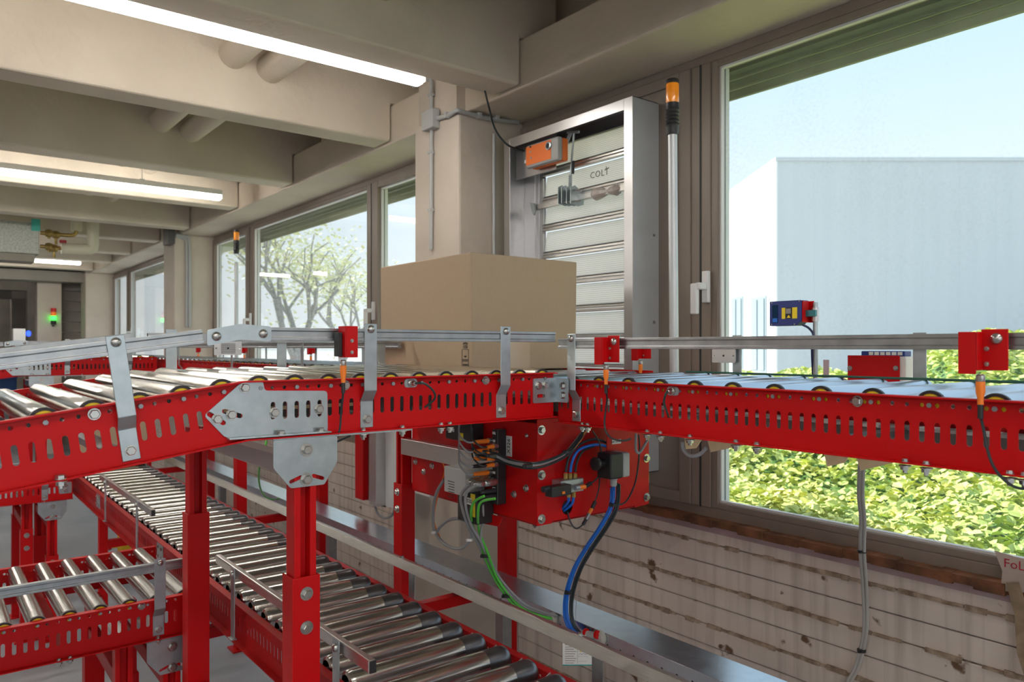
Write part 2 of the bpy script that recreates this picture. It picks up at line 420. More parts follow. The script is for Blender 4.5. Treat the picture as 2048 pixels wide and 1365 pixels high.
W3 = bay(3, 8.3, 9.4, 11.8, 12.87)
emit('facade', MB().box(WX+.1, WX+.42, -6, 13.3, C+1.35, C+2.1).box(-9, WX+.42, 13.1, 13.3, C+1.9, C+3.2), CONC, WR)
emit('infill_panel', MB().box(WX+.02,WX+.05,1.885,2.10,ZS+.05,C+1.083), FRAME, W1)
emit('infill_panel', MB().box(WX+.02,WX+.05,2.10,2.90,C+.98,C+1.083), FRAME, W1)
# handles on the casements
def handle(W, y, z, up=True):
    x = WX+.0
    m = MB().box(x-.006, x+.012, y-.014, y+.014, z-.06, z+.06)
    h = emit('handle_plate', m, FRAMEW, W, bevel=.003, label='white window handle backplate')
    m = MB().box(x-.05, x-.006, y-.012, y+.012, z-.012, z+.014)
    m.box(x-.056, x-.036, y-.0, y+.030, z-.105, z+.012)
    emit('handle_lever', m, FRAMEW, h, bevel=.005)
handle(W1, P(1411,574,X=WX).y, P(1411,574,X=WX).z)
for px, py in ((746,622),(500,640)):
    q = P(px, py, X=WX); handle(W2, q.y, q.z)
q = P(262, 665, X=WX); handle(W3, q.y, q.z)

# ------------------------------------------------------------------ outside
gr = emit('ground', MB().box(WX+.3, 140, -60, 140, -.35, -.25), GRND, kind='structure')
fwd = Vector((SN, CS, 0)); rt = Vector((CS, -SN, 0))
def fr_pt(d, s, z): v = fwd*d+rt*(s*d); v.z = z; return v
NB = thing('warehouse', 'large flat roofed grey industrial building seen through the big right window', 'building', fr_pt(30, .4, -.25))
c0 = fr_pt(25, .3507, 0)
def bldg(z0, z1, a, b_, c_, d_):   # corner offsets along right / forward
    pts = [c0+rt*a+fwd*c_, c0+rt*b_+fwd*c_, c0+rt*b_+fwd*d_, c0+rt*a+fwd*d_]
    return MB().poly([(p.x,p.y,z0) for p in pts]+[(p.x,p.y,z1) for p in pts], [(0,1,2,3),(4,5,6,7),(0,1,5,4),(1,2,6,5),(2,3,7,6),(3,0,4,7)])
HT = C+6.27
for i in range(14):
    emit('wall_panel', bldg(-.25, HT-.12, i*1.2, i*1.2+1.198, 0, 22 if i == 0 else .3), GREYW, NB)
emit('wall', bldg(-.25, HT-.15, .02, 17, .25, 22), GREYW, NB)
emit('side_wall', bldg(-.25, HT-.12, -.06, .0, -.02, 22), BRICKW, NB, label='bright white side wall')
emit('roof_edge', bldg(HT-.12, HT, -.08, 17, -.06, 22.05), GREYW, NB)
for (pa, pb) in ((1467,1490),(1507,1537)):
    # windows in the white side wall
    def dep(px): return 25*.3507/((px-1024)/F)
    da, db = dep(pa)-25, dep(pb)-25
    lo, hi = min(da,db), max(da,db)
    zt = C+(695-594)/F*(25+(lo+hi)/2)
    fwn = emit('window', bldg(C-.9, zt, -.09, -.055, lo, hi), FWIN, NB)
    emit('pane', bldg(C-.8, zt-.1, -.12, -.095, lo+.15, (lo+hi)/2-.1), FWIN, fwn)
    emit('pane', bldg(C-.8, zt-.1, -.12, -.095, (lo+hi)/2+.1, hi-.15), FWIN, fwn)
# distant low buildings and hills seen through the far bays
FB = thing('factory_row', 'long pale low factory hall on the horizon behind the bare tree', 'building', (40, 75, -.25))
emit('wall', MB().box(38, 44, 40, 120, -.25, C+2.0), BRICKW, FB); emit('roof', MB().box(37.5, 44.5, 39.5, 120.5, C+2.0, C+2.4), GREYW, FB)
emit('window_band', MB().box(37.9, 38.02, 41, 119, C+.2, C+1.2), GREYW, FB)
m = MB(); rg = random.Random(5)
vs = []; 
for i in range(41):
    y = 20+i*6; vs.append((125, y, -1)); vs.append((128, y, C+5+2.2*math.sin(i*.5)+rg.uniform(0,.8)))
m.poly(vs, [(2*i, 2*i+2, 2*i+3, 2*i+1) for i in range(40)]+[])
vs2 = [(v[0]+12, v[1], v[2]) for v in vs]; m.poly(vs2, [(2*i, 2*i+2, 2*i+3, 2*i+1) for i in range(40)])
emit('hill', m, mat('far_hill', (.42,.50,.55), .9), label='pale wooded ridge along the horizon', cat='hill')

# ivy bank outside the big window
def leaves(n, fn, sz, seed):
    rg = random.Random(seed); vs = []; fs = []
    for i in range(n):
        p, k = fn(rg); s_ = sz*rg.uniform(.6, 1.25)*k
        t = Vector((rg.uniform(-1,1), rg.uniform(-1,1), rg.uniform(-.5,.5))).normalized()
        nn = Vector((rg.uniform(-.8,.8), rg.uniform(-.8,.8), 1)).normalized(); u = t.cross(nn).normalized(); v = nn.cross(u)
        b0 = len(vs)
        for a, c_, h in ((0,-1,0),(.75,-.35,.12),(.55,.5,.1),(0,1,-.15),(-.55,.5,.1),(-.75,-.35,.12)):
            q = p+u*(a*s_)+v*(c_*s_)+nn*(h*s_); vs.append(q)
        fs += [(b0,b0+1,b0+2,b0+3),(b0,b0+3,b0+4,b0+5)]
    return MB().poly(vs, fs)
def hgt(x, y):
    # top of the planting above the floor: bank rising away from the wall
    d = x-2.9
    h = C-.98+.10*min(d,5)+.10*math.sin(x*1.7+y*1.1)+.07*math.sin(x*3.9-y*2.7)
    r = x*CS-y*SN; dd = x*SN+y*CS
    bush = max(0, min(1, (r/dd-.50)/.12))*max(0, min(1, (dd-6)/4))
    return h+bush*.75
def bank(rg):
    x = 2.85+(rg.random()**1.7)*9.5; y = rg.uniform(-5.5, 7.5)*(.35+.65*(x-2.8)/9.5)+.8
    return Vector((x, y, hgt(x,y)-abs(rg.gauss(0,.08)))), .75+.06*(x-2.8)
HG = thing('ivy_bank', 'bank of sunlit yellow-green ground cover outside the big right window', 'hedge', (6, 1, -.25))
emit('foliage', leaves(70000, bank, .036, 11), LEAF1, HG, kind='stuff')
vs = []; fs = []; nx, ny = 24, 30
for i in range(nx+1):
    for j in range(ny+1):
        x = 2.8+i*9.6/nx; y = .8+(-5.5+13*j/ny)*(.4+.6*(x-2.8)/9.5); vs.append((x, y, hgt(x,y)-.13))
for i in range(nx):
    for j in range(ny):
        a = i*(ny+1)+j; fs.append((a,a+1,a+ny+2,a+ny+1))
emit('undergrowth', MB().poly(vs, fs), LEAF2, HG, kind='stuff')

# bare spring trees outside the second bay
def tree(base, H, label, seed, leafn, spread=.9):
    rg = random.Random(seed)
    T = thing('tree', label, 'tree', base)
    trunk = MB(); tips = []
    def grow(p, d, r, L, lv):
        q = p+d*L; mid = (p+q)/2+Vector((rg.uniform(-.05,.05), rg.uniform(-.05,.05), 0))*L
        tgt = trunk if lv == 0 else br
        tgt.tube([p, mid, q], r, 6 if lv < 2 else 4, smooth=False)
        if lv >= 4: tips.append(q); return
        for _ in range(3 if lv < 3 else 2):
            nd = (d+Vector((rg.uniform(-1,1), rg.uniform(-1,1), rg.uniform(-.25,.55)))*spread).normalized()
            grow(q-d*L*rg.uniform(0,.35), nd, r*.6, L*rg.uniform(.62,.82), lv+1)
        tips.append(q)
    br = MB()
    grow(Vector(base), Vector((.03,.0,1)), H*.018, H*.30, 0)
    emit('trunk', trunk, BARK, T); emit('branches', br, BARK, T)
    def lf(rg):
        t = rg.choice(tips); return t+Vector([rg.gauss(0,.34) for _ in range(3)]), 1
    emit('foliage', leaves(leafn, lf, .055, seed+1), LEAFY, T, kind='stuff')
b_ = fr_pt(17, (588-1024)/F, -.25)
tree(b_, 6.4, 'slender tree with sparse young leaves outside the middle window bay', 21, 1900)
b_ = fr_pt(24, (680-1024)/F, -.25)
tree(b_, 6.0, 'smaller thin tree farther back to the right of the slender tree', 33, 1200)
# ------------------------------------------------------------------ shared small meshes
H = .118; PT = .025
def mk(name, mb, mats, smooth=True): return finish(mb.bm, name, mats, smooth)
def hexm(r, h, wr=None):
    m = MB()
    if wr: m.cyl(wr, 0, .0016, 16)
    z0 = .0016 if wr else 0
    m.lathe([(r, z0), (r, z0+h*.8), (r*.84, z0+h)], 6)
    return m
BOLT = mk('bolt', hexm(.0088, .0062, .0105), BOLTM, False)
BOLTS = mk('bolt', hexm(.005, .004, .0065), BOLTM, False)
BOLTBIG = mk('bolt', hexm(.0095, .008, .014), BOLTM, False)
NUT = mk('nut', MB().cyl(.0105,0,.0016,16).lathe([(.0078,.0016),(.0078,.008),(.0042,.0085),(.0042,.013)],6), BOLTM, False)
DOME = mk('bolt', MB().lathe([(.009,0),(.0088,.003),(.0065,.006),(.002,.0075)],14), BOLTM)
AXLE = mk('axle_end', MB().lathe([(.0045,0),(.0045,.003),(.003,.0036)],6), BOLTM, False)
DIRR = {'-Y': (PI/2,0,0), '+Y': (-PI/2,0,0), '-X': (0,-PI/2,0), '+X': (0,PI/2,0), '+Z': (0,0,0), '-Z': (PI,0,0)}
def bolt(parent, loc, d='-Y', me=None, name='bolt'): return inst(name, me or BOLT, parent, loc, DIRR[d])

SEG = sheet(rect(0, PT, -H, 0), [slot(PT/2, -.062, .0098, .036), circ(PT/2, -.0155, .004, 8)], .0025)
SEGP = sheet(rect(0, PT, -H, 0), [circ(PT/2, -.0155, .004, 8)], .0025)
def rail(M, n, fl=.02, plain=False, ext0=0, ext1=0):
    """perforated C-profile: u along, v up (0 = top), w outwards"""
    m = MB(M)
    for k in range(n): m.add(SEGP if plain else SEG, Matrix.Translation((k*PT,0,0)))
    if ext0: m.box(-ext0, 0, -H, 0, -.00125, .00125)
    if ext1: m.box(n*PT, n*PT+ext1, -H, 0, -.00125, .00125)
    for v0, v1 in ((-.003,0),(-H,-H+.003)): m.box(-ext0, n*PT+ext1, v0, v1, .00125, fl)
    return m
def guide(M, L, closed0=False):
    """galvanised side-guide profile with its T-groove: u along, v up, w outwards"""
    h = .0265
    prof = [(0,0),(.016,0),(.016,.0065),(.0135,.0075),(.0135,h-.0075),(.016,h-.0065),(.016,h),(0,h)]
    m = MB(M)
    n = len(prof)
    vs = [(0,y,x) for x,y in prof]+[(L,y,x) for x,y in prof]
    m.poly(vs, [tuple(range(n)), tuple(range(2*n-1,n-1,-1))]+[(i,n+i,n+(i+1)%n,(i+1)%n) for i in range(n)])
    return m
def bracket_mesh(jog=.018, up=.17):
    """strap: foot on the web, jog outwards, upright; u across, v up, w out"""
    w_ = .0305; t = .0025
    prof = [(0,-.058),(0,0),(jog,.024),(jog,up)]
    m = MB(); vs = []
    for (o, v) in prof: vs += [(-w_/2,v,o),(w_/2,v,o),(w_/2,v,o+t),(-w_/2,v,o+t)]
    fs = [(0,1,2,3),(12,15,14,13)]
    for i in range(3):
        a = i*4
        fs += [(a,a+4,a+5,a+1),(a+1,a+5,a+6,a+2),(a+2,a+6,a+7,a+3),(a+3,a+7,a+4,a)]
    return m.poly(vs, fs)
STRAP = mk('guide_bracket', bracket_mesh(), STEEL, False)
def strap(parent, M, label=None):
    o = D.objects.new('guide_bracket', STRAP); COL.objects.link(o); o.parent = parent
    l, r, s_ = M.decompose(); o.location = l-wl(parent); o.rotation_mode = 'QUATERNION'; o.rotation_quaternion = r
    b_ = o.modifiers.new('bevel','BEVEL'); b_.width = .0008; b_.segments = 1
    for v, me, w_ in ((-.040, BOLT, .0025), (.158, DOME, .0205)):
        c = D.objects.new('bolt', me); COL.objects.link(c); c.parent = o; c.location = (0, v, w_)
    return o
def rollmesh(L, r, mat_, band=0, chamf=.004):
    """tube along local Y from 0 to L"""
    return mk('roller', MB().lathe([(r*.7,0),(r-.001,0),(r,.001),(r,.004),(r,.02),(r,L-.03),(r,L-chamf*3),(r,L-chamf*2),(r*.94,L-chamf),(r*.80,L)], 32, 'Y'), mat_)
def ringm(r): return mk('end_ring', MB().lathe([(r+.0004,.004),(r+.0006,0),(r+.0002,-.0035),(r*.80,-.0035),(r*.80,.002)],24,'Y',cap=False), BLK)
def capm(r): return mk('end_cap', MB().lathe([(r*.81,.0),(r*.81,-.0018),(r*.45,-.0024),(r*.3,-.001),(.0055,-.004)],24,'Y'), YEL)

# ------------------------------------------------------------------ upper side conveyors (run to the window wall)
RA = .025
ROLL_A = rollmesh(.766, RA, ROLL); RING = ringm(RA); CAPA = capm(RA); SHAFT_A = mk('shaft', MB().lathe([(.0045,-.016),(.0045,.79)],6,'Y'), PINM, False)
ZA = C-.0665
XB = .505; AN = math.atan(.139); YN, YF = 1.508, 2.29
CHD = mat('dark_channel', (.10,.11,.11), .5, .3, nscale=12, namt=.5)
PALE = mat('yellow_passivated', (.72,.66,.42), .4, .3)
def upper_branch(label, detail=True):
    T = thing('roller_conveyor', label, 'conveyor', (.63, 1.9, ZA-H))
    Rm = Matrix.Translation((XB,0,ZA)) @ Matrix.Rotation(-AN, 4, 'Y')
    def rot(M): return Rm @ M
    n = 33
    emit('side_rail', rail(FY((XB,YN,ZA)), n-1, ext1=.02), RED, T, bevel=.0004)
    far = emit('side_rail', rail(FYb((XB+n*PT,YF,ZA)), n), RED, T)
    # sloping part, in the frame of the slope
    emit('side_rail', rail(rot(FY((-1.0,YN+.0005,0))), 40), RED, T)
    emit('side_rail', rail(rot(FYb((0,YF-.0005,0))), 40), RED, T)
    # rollers
    for k in range(11):
        x = XB+.0375+k*.075
        add_roller(T, (x, YN+.009, ZA-.0155), (0,0,0))
    for k in range(13):
        p = Rm @ Vector((-.0375-k*.075, YN+.009, -.0155)); add_roller(T, p, (0,-AN,0))
    # guides
    gz = ZA+.0800
    g = emit('guide_rail', guide(FY((.5265,YN-.0215+.0165,gz)), .79), GALV, T, bevel=.0008)
    emit('guide_rail', guide(rot(FY((-1.0,YN-.0215+.0165,.0835))), .935), GALV, T, bevel=.0008)
    emit('guide_rail', guide(FYb((1.32,YF+.005,gz)), .81), GALV, T, bevel=.0008)
    emit('guide_rail', guide(rot(FYb((-.02,YF+.005,.0835))), .98), GALV, T, bevel=.0008)
    # link plate over the kink
    for y, f in ((YN-.0225,1),):
        pts = [(-.062,-.0165),(-.062,.0145),(0,.0185),(.062,.0145),(.062,-.0155),(0,-.012)]
        xm = XB-.01
        pts = [(p[0], p[1]+(.139*p[0] if p[0]<0 else 0)) for p in pts]
        mm = MB(FY((xm,y,gz+.0135))).add(sheet(rnd(pts,.006),[],.0025))
        lp = emit('link_plate', mm, STEEL, T, bevel=.0006)
        bolt(lp, (xm-.045,y-.001,gz+.0075), '-Y', DOME); bolt(lp, (xm+.045,y-.001,gz+.0135), '-Y', DOME)
    for x in (.778, 1.150): strap(T, FY((x,YN-.0015,ZA-.052)))
    strap(T, rot(FY((-.215,YN-.0015,-.052))))
    for x in (.9, 1.25): strap(T, FYb((x,YF+.0015,ZA-.052)))
    strap(T, FYb((.575,YF+.0015,ZA-.052))); strap(T, rot(FYb((-.36,YF+.0015,-.052)))); strap(T, rot(FYb((-.8,YF+.0015,-.052))))
    # kink gusset
    pts = [(.4327,-.1309),(.5050,-.0690),(.5478,-.0682),(.5498,-.0873),(.6850,-.0925),(.6859,-.1795),(.473,-.1765)]
    outer = rnd([(x-.5,z) for x,z in pts],.008)
    hs = [slot(x-.5,-.1285,.0095,.036) for x in (.5675,.5925,.6175,.6425,.6675)]
    hs += [slot(.4560-.5,-.138,.0095,.042,math.radians(55)), slot(.4865-.5,-.130,.0095,.042,math.radians(70))]
    m = MB(FY((.5,YN-.0030,C))).add(sheet(outer,hs,.003))
    m.box(.475-.5, .6859-.5, -.1795, -.1765, .0015, .0205)
    gp = emit('gusset_plate', m, STEEL, T, bevel=.0006)
    for x,z in ((.457,-.139),(.484,-.132),(.510,-.080),(.570,-.1325),(.6655,-.130)):
        bolt(gp, (x,YN-.0048,C+z), '-Y')
    for x in (.580,.665): bolt(gp, (x, YN-.013, C-.1760), '+Z')
    # extra bolts in the hole row and on the lower flange
    for x in (.7275,1.1025): bolt(T, (x,YN-.0015,ZA-.0155), '-Y')
    p = Rm @ Vector((-.263,YN-.002,-.0155)); bolt(T, p, '-Y')
    for x in (.765,.862,.965,.99): 
        bolt(T, (x,YN-.012,ZA-H+.003), '+Z', BOLTS); inst('nut', NUT, T, (x,YN-.012,ZA-H-.004), DIRR['-Z'])
    p = Rm @ Vector((-.33,YN-.012,-H+.003)); bolt(T, p, '+Z'); p = Rm @ Vector((-.33,YN-.012,-H)); inst('nut', NUT, T, p, DIRR['-Z'])
    emit('reinforcing_strip', MB().box(.70,.885,YN-.018,YN+.01,ZA-H-.004,ZA-H), STEEL, T)
    # cross members under the rollers, pale yellow-passivated edges showing through the slots
    for x in (.60,.80,1.0,1.2): emit('cross_member', MB().box(x,x+.03,YN+.002,YF-.002,ZA-.105,ZA-.085), STEEL, T)
    emit('belt_channel', MB().box(XB+.02,1.29,YN+.18,YN+.186,ZA-.116,ZA-.045), CHD, T); emit('channel_lip', MB().box(XB+.02,.86,YN+.176,YN+.180,ZA-.076,ZA-.068), PALE, T)
    for x in (-.6,-.3): 
        pass
    for u in (-.25,-.6,-.9):
        m = MB(Rm).box(u,u+.03,YN+.002,YF-.002,-.105,-.09); emit('cross_member', m, GALV, T)
    return T
def add_roller(T, p, rot):
    r = inst('roller', ROLL_A, T, p, rot)
    for nm, me in (('end_ring',RING),('end_cap',CAPA)):
        c = D.objects.new(nm, me); COL.objects.link(c); c.parent = r; c.location = (0, 0, 0)
    c = D.objects.new('shaft', SHAFT_A); COL.objects.link(c); c.parent = r
def leg_set(T, x, yn, yf, ztop, zsl, plate=True):
    """telescopic support: two legs, crossbar, foot plates"""
    for y, near in ((yn,True),(yf,False)):
        m = MB()   # open inner channel, slot towards -Y
        w_ = .024
        m.prism([(x-w_,y-.02),(x-w_+.014,y-.02),(x-w_+.014,y+.006),(x+w_-.014,y+.006),(x+w_-.014,y-.02),(x+w_,y-.02),(x+w_,y+.024),(x-w_,y+.024)],.9*zsl,ztop)
        lg = emit('leg', m, RED, T, bevel=.002)
        w_ = .030
        m = MB().prism([(x-w_,y-.025),(x+w_,y-.025),(x+w_,y+.03),(x+w_-.0035,y+.03),(x+w_-.0035,y-.0215),(x-w_+.0035,y-.0215),(x-w_+.0035,y+.03),(x-w_,y+.03)],.008,zsl)
        emit('sleeve', m, RED, lg, bevel=.0015)
        emit('foot_plate', MB().box(x-.06,x+.06,y-.045,y+.05,0,.008), RED, lg)
        if near:
            for z in (zsl-.035, zsl-.105): bolt(lg, (x,y-.025,z), '-Y', BOLTBIG)
        if near and plate:
            pts = [(-.069,0),(.069,0),(.069,-.055),(.040,-.100),(-.033,-.100),(-.069,-.055)]
            hs = [slot(-.022,-.083,.008,.03,math.radians(-70)), slot(.026,-.083,.008,.03,math.radians(70))]
            m = MB(FY((x,y-.022,ztop+.04))).add(sheet(rnd(pts,.004),hs,.003)); m.box(-.069,.069,0,.003,-.02,.0)
            pl = emit('mounting_plate', m, STEEL, lg, bevel=.0006)
            bolt(pl, (x,y-.0236,ztop+.016), '-Y', BOLTBIG); bolt(pl, (x,y-.0236,ztop-.045), '-Y', BOLTBIG)
    emit('crossbar', MB().box(x-.02,x+.02,yn+.025,yf-.025,ztop-.045,ztop-.005), ALU, T, bevel=.002)
    emit('crossbar', MB().box(x-.02,x+.02,yn+.03,yf-.025,.62,.665), RED2, T, bevel=.002)

A1 = upper_branch('nearest red roller conveyor with a kinked slope, running into the corner below the carton')
leg_set(A1, .632, 1.513, 2.27, C-.2275, C-.473)
A2 = copy_tree(A1, None, (0,4.2,0))
A2['label'] = 'farther red roller conveyor with a kinked slope, behind the nearest one at left'

# ------------------------------------------------------------------ main line along the windows
ZB = C-.0837; XN, XF = 1.36, 1.82
ROLL_B = rollmesh(.448, RA, ROLLB)
RINGB = RING
def main_line(label, y0, y1, near=True, far_guide=True):
    n = int(round((y1-y0)/PT))
    T = thing('roller_conveyor', label, 'conveyor', (1.6,(y0+y1)/2,ZB-H))
    if near: emit('side_rail', rail(FX((XN,y1,ZB)), n), RED, T, bevel=.0004)
    emit('side_rail', rail(FXb((XF,y0,ZB)), n), RED, T)
    k = 0; y = y1-.05
    while y > y0:
        r = inst('roller', ROLL_B, T, (XN+.006,y,ZB-.0155), (0,0,-PI/2))
        if y < 8:
            for nm, me in (('end_ring',RINGB),('end_cap',CAPA)):
                c = D.objects.new(nm, me); COL.objects.link(c); c.parent = r
        c = D.objects.new('shaft', SHAFT_B); COL.objects.link(c); c.parent = r
        y -= .1; k += 1
    gz = ZB+.0797
    if near: emit('guide_rail', guide(FX((XN-.005,y1-.02,gz)), y1-y0-.05), GALV, T, bevel=.0008)
    emit('guide_rail', guide(FXb((XF+.005,y0+.02,gz)), y1-y0-.05), GALV, T)
    return T
SHAFT_B = mk('shaft', MB().lathe([(.0045,-.009),(.0045,.457)],6,'Y'), PINM, False)
PALEY = mat('cream_passivated', (.95,.78,.48), .5, nscale=20, namt=.2)
LGD = mat('grey_channel', (.20,.19,.18), .5, .3)
B1 = main_line('red roller conveyor running along the big right window', -.6, 1.525)
for y in (1.452,): strap(B1, FX((XN-.0015,y,ZB-.052)))
strap(B1, FX((XN-.0015,.1,ZB-.052)))
for y in (1.42,1.40,1.2,1.16,1.075,.955,.905,.61,.575,.45,.43):
    bolt(B1, (XN-.012,y,ZB-H+.003), '+Z', BOLTS); inst('nut', NUT, B1, (XN-.012,y,ZB-H-.003), DIRR['-Z'])
for y in (.70,.31,1.5): bolt(B1, (XN-.0015,y,ZB-.0155), '-X')
for y in (-.2,.25,.7,1.15): emit('cross_member', MB().box(XN+.002,XF-.002,y,y+.03,ZB-.100,ZB-.08), GALV, B1)
emit('cable_channel', MB().box(XN+.20,XN+.24,-.55,2.28,ZB-.116,ZB-.082), LGD, B1); emit('channel_lip', MB().box(XN+.195,XN+.245,-.55,2.28,ZB-.082,ZB-.076), LGRY, B1)
for k in range(9):   # red inner side plate behind the slots
    pass
emit('inner_plate', MB().box(XN+.25,XN+.253,-.55,1.5,ZB-.09,ZB-.045), RED2, B1)
XE = XN+.10
for pts in ([(1368,884),(1372,899),(1392,897),(1412,887)],[(1412,886),(1422,905),(1535,889)],[(1645,912),(1655,934),(1690,926),(1706,915)],[(1708,917),(1722,942),(1838,926)]):
    q = [P(a_,b_,X=XE) for a_,b_ in pts]; q = [(v.y,min(v.z,ZB-H-.001)) for v in q]
    zt = ZB-H-.001; q[0] = (q[0][0],zt); q[-1] = (q[-1][0],zt)
    emit('gusset_ear', MB(frame((XE,0,0),(0,1,0),(0,0,1),(1,0,0))).prism(q,-.0015,.0015), PALEY, B1)
for y in (1.3,.8,.2): strap(B1, FXb((XF+.0015,y,ZB-.052)))
emit('drive_belt', MB().tube([(XF-.02,-.5,ZB+.011),(XF-.02,.5,ZB+.011),(XF-.02,1.45,ZB+.011)],.003,6), mat('green_belt',(.02,.10,.07),.5), B1)
B2 = main_line('long red roller conveyor running along the windows beyond the carton', 2.325, 10.5)
for y in (2.7,3.6,4.2,5.0,5.9,7.2): strap(B2, FXb((XF+.0015,y,ZB-.052)))
for y in (3.2,4.15,5.2,6.6,8.0): strap(B2, FX((XN-.0015,y,ZB-.052)))
def wall_leg(T, y, zt=C-.20, zsl=None):
    zsl = zsl or P(810,968,X=XN).z
    for x in (XN+.005, XF+.01):
        m = MB()
        m.prism([(x-.018,y-.022),(x+.022,y-.022),(x+.022,y+.022),(x-.018,y+.022),(x-.018,y+.010),(x+.002,y+.010),(x+.002,y-.010),(x-.018,y-.010)],.5,zt)
        lg = emit('leg', m, RED, T, bevel=.002)
        m = MB(); w_ = .029
        m.prism([(x-.024,y-w_),(x+.03,y-w_),(x+.03,y-w_+.0035),(x-.0205,y-w_+.0035),(x-.0205,y+w_-.0035),(x+.03,y+w_-.0035),(x+.03,y+w_),(x-.024,y+w_)],.008,zsl)
        emit('sleeve', m, RED, lg, bevel=.0015)
        emit('foot_plate', MB().box(x-.05,x+.06,y-.05,y+.05,0,.008), RED, lg)
        for z in (zsl-.03, zsl-.09): bolt(lg, (x-.024,y,z), '-X', BOLTBIG)
    emit('crossbar', MB().box(XN+.03,XF-.01,y-.02,y+.02,C-.965,C-.925), RED, T, bevel=.002)
wall_leg(B2, 2.36); wall_leg(B2, 4.1); wall_leg(B2, 6.2)

# ------------------------------------------------------------------ transfer unit where the lines meet
TU = thing('transfer_unit', 'red sheet-metal transfer box with valve and cables under the conveyor corner', 'machine', (1.6,1.97,C-.5))
YM0, YM1 = 1.63, 2.31; ZM0, ZM1 = C-.503, C-.215
side = emit('side_panel', MB().box(1.37,1.373,YM0,YM1,ZM0+.004,ZM1), RED, TU, bevel=.0008)
hs = [circ(P(1133,1015,Y=YM0).x-1.37, P(1133,1015,Y=YM0).z-ZM0, .021, 20), circ(.06,.2,.002,8), circ(.24,.17,.002,8), circ(.24,.12,.002,8)]
m = MB(FY((1.37,YM0-.002,ZM0))).add(sheet(rnd([(0,0),(.055,0),(.055,.006),(.40,.006),(.40,0),(.465,.004),(.465,.30),(0,.30)],.003), hs, .003))
front = emit('front_panel', m, RED, TU, bevel=.0008)
emit('vent_guard', MB(FY((P(1133,1015,Y=YM0).x, YM0+.012, P(1133,1015,Y=YM0).z))).box(-.03,.03,-.03,.03,-.001,.001), BLK, TU)
emit('base_tray', MB().box(1.372,1.83,YM0+.002,YM1,ZM0,ZM0+.003), RED2, TU)
emit('back_panel', MB().box(1.827,1.83,YM0+.003,YM1,ZM0+.004,ZM1), RED, TU)
emit('rear_panel', MB().box(1.375,1.825,YM1-.004,YM1-.001,ZM0+.004,ZM1), RED, TU)
for px, py in ((1083,861),(1083,951),(1083,1039)): q = P(px,py,Y=YM0-.004); bolt(TU,(q.x,YM0-.0035,q.z),'-Y',BOLTBIG)
for px, py in ((1293,917),(1293,995)): q = P(px,py,Y=YM0-.004); bolt(TU,(q.x,YM0-.0035,q.z),'-Y',BOLTBIG)
for px, py in ((1053,977),(1029,989),(832,924),(848,944),(865,932),(1054,872)): q = P(px,py,X=1.37); bolt(TU,(1.37,q.y,q.z),'-X',BOLTS if (px==1054) else BOLT)
for px, py in ((1000,1050),(1060,1050),(1125,1045),(1243,1018)): q = P(px,py,Y=YM0+.02,); inst('nut', NUT, TU, (min(q.x,1.8) if q.x>1.38 else 1.39,YM0+.03,ZM0), DIRR['-Z'])
emit('profile_bar', MB().box(1.34,1.368,P(990,880,X=1.34).y,2.335,P(815,880,X=1.34).z-.055,P(815,880,X=1.34).z), ALUY, TU, bevel=.001)
# deck: slotted red bars between the two lines at the corner, with pop-up belts
for y in (1.56,): 
    emit('deck_bar', MB().box(1.38,1.81,1.545,1.575,ZB-.02,ZB-.006), RED, TU, bevel=.002)
for k in range(6):
    y = 1.66+k*.115
    emit('deck_roller', MB().cyl(.024, 1.40, 1.80, 18, 'X', (0,y,ZB-.016)), ROLLB, TU, smooth=True)
for k in range(5):
    y = 1.715+k*.115
    emit('belt_bar', MB().box(1.385,1.81,y-.010,y+.010,ZB-.03,ZB+.0), BLK, TU, bevel=.003)
m = MB(FXb((XF+.004,1.60,ZB-.022)))
hs = [slot(.06+.09*i,.016,.012,.058,PI/2) for i in range(7)]
m.add(sheet(rnd([(0,0),(.68,0),(.68,.032),(0,.032)],.004),hs,.004)); emit('slotted_bar', m, RED, TU)
for i in range(7): bolt(TU,(XF+.0015,1.615+.09*i,ZB-.006),'-X',BOLTS)
# foot bracket with slots and the leg below it
m = MB(FX((1.36,P(950,1045,X=1.36).y,ZM0+.0))).prism([(0,0),(.14,0),(.12,-.03),(.05,-.035)],-.0015,.0015); emit('foot_bracket', m, RED, TU)
# ---------------- corner bracket joining the two lines
m = MB(); yq = YN-.0035
m = MB(FY((1.253,yq,C-.145))).add(sheet(rnd(rect(0,.082,0,.064),.005),[slot(.020,.045,.010,.014,PI/2),slot(.045,.045,.010,.014,PI/2),slot(.026,.018,.0095,.028,PI/2)],.003))
cb = emit('corner_bracket', m, STEEL, label='zinc plated angle bracket joining the two red conveyors at the corner', cat='bracket', bevel=.0006)
m = MB(FX((1.3335,yq+.0015,C-.145))).add(sheet(rnd(rect(0,.048,0,.064),.005),[slot(.030,.045,.009,.022,PI/2),slot(.030,.020,.009,.022,PI/2)],.003))
emit('return_flange', m, STEEL, cb, bevel=.0006)
for x in (1.270,1.292): bolt(cb,(x,yq-.0015,C-.100),'-Y')
for z in (-.101,-.126): bolt(cb,(1.332,yq-.028,C+z),'-X')

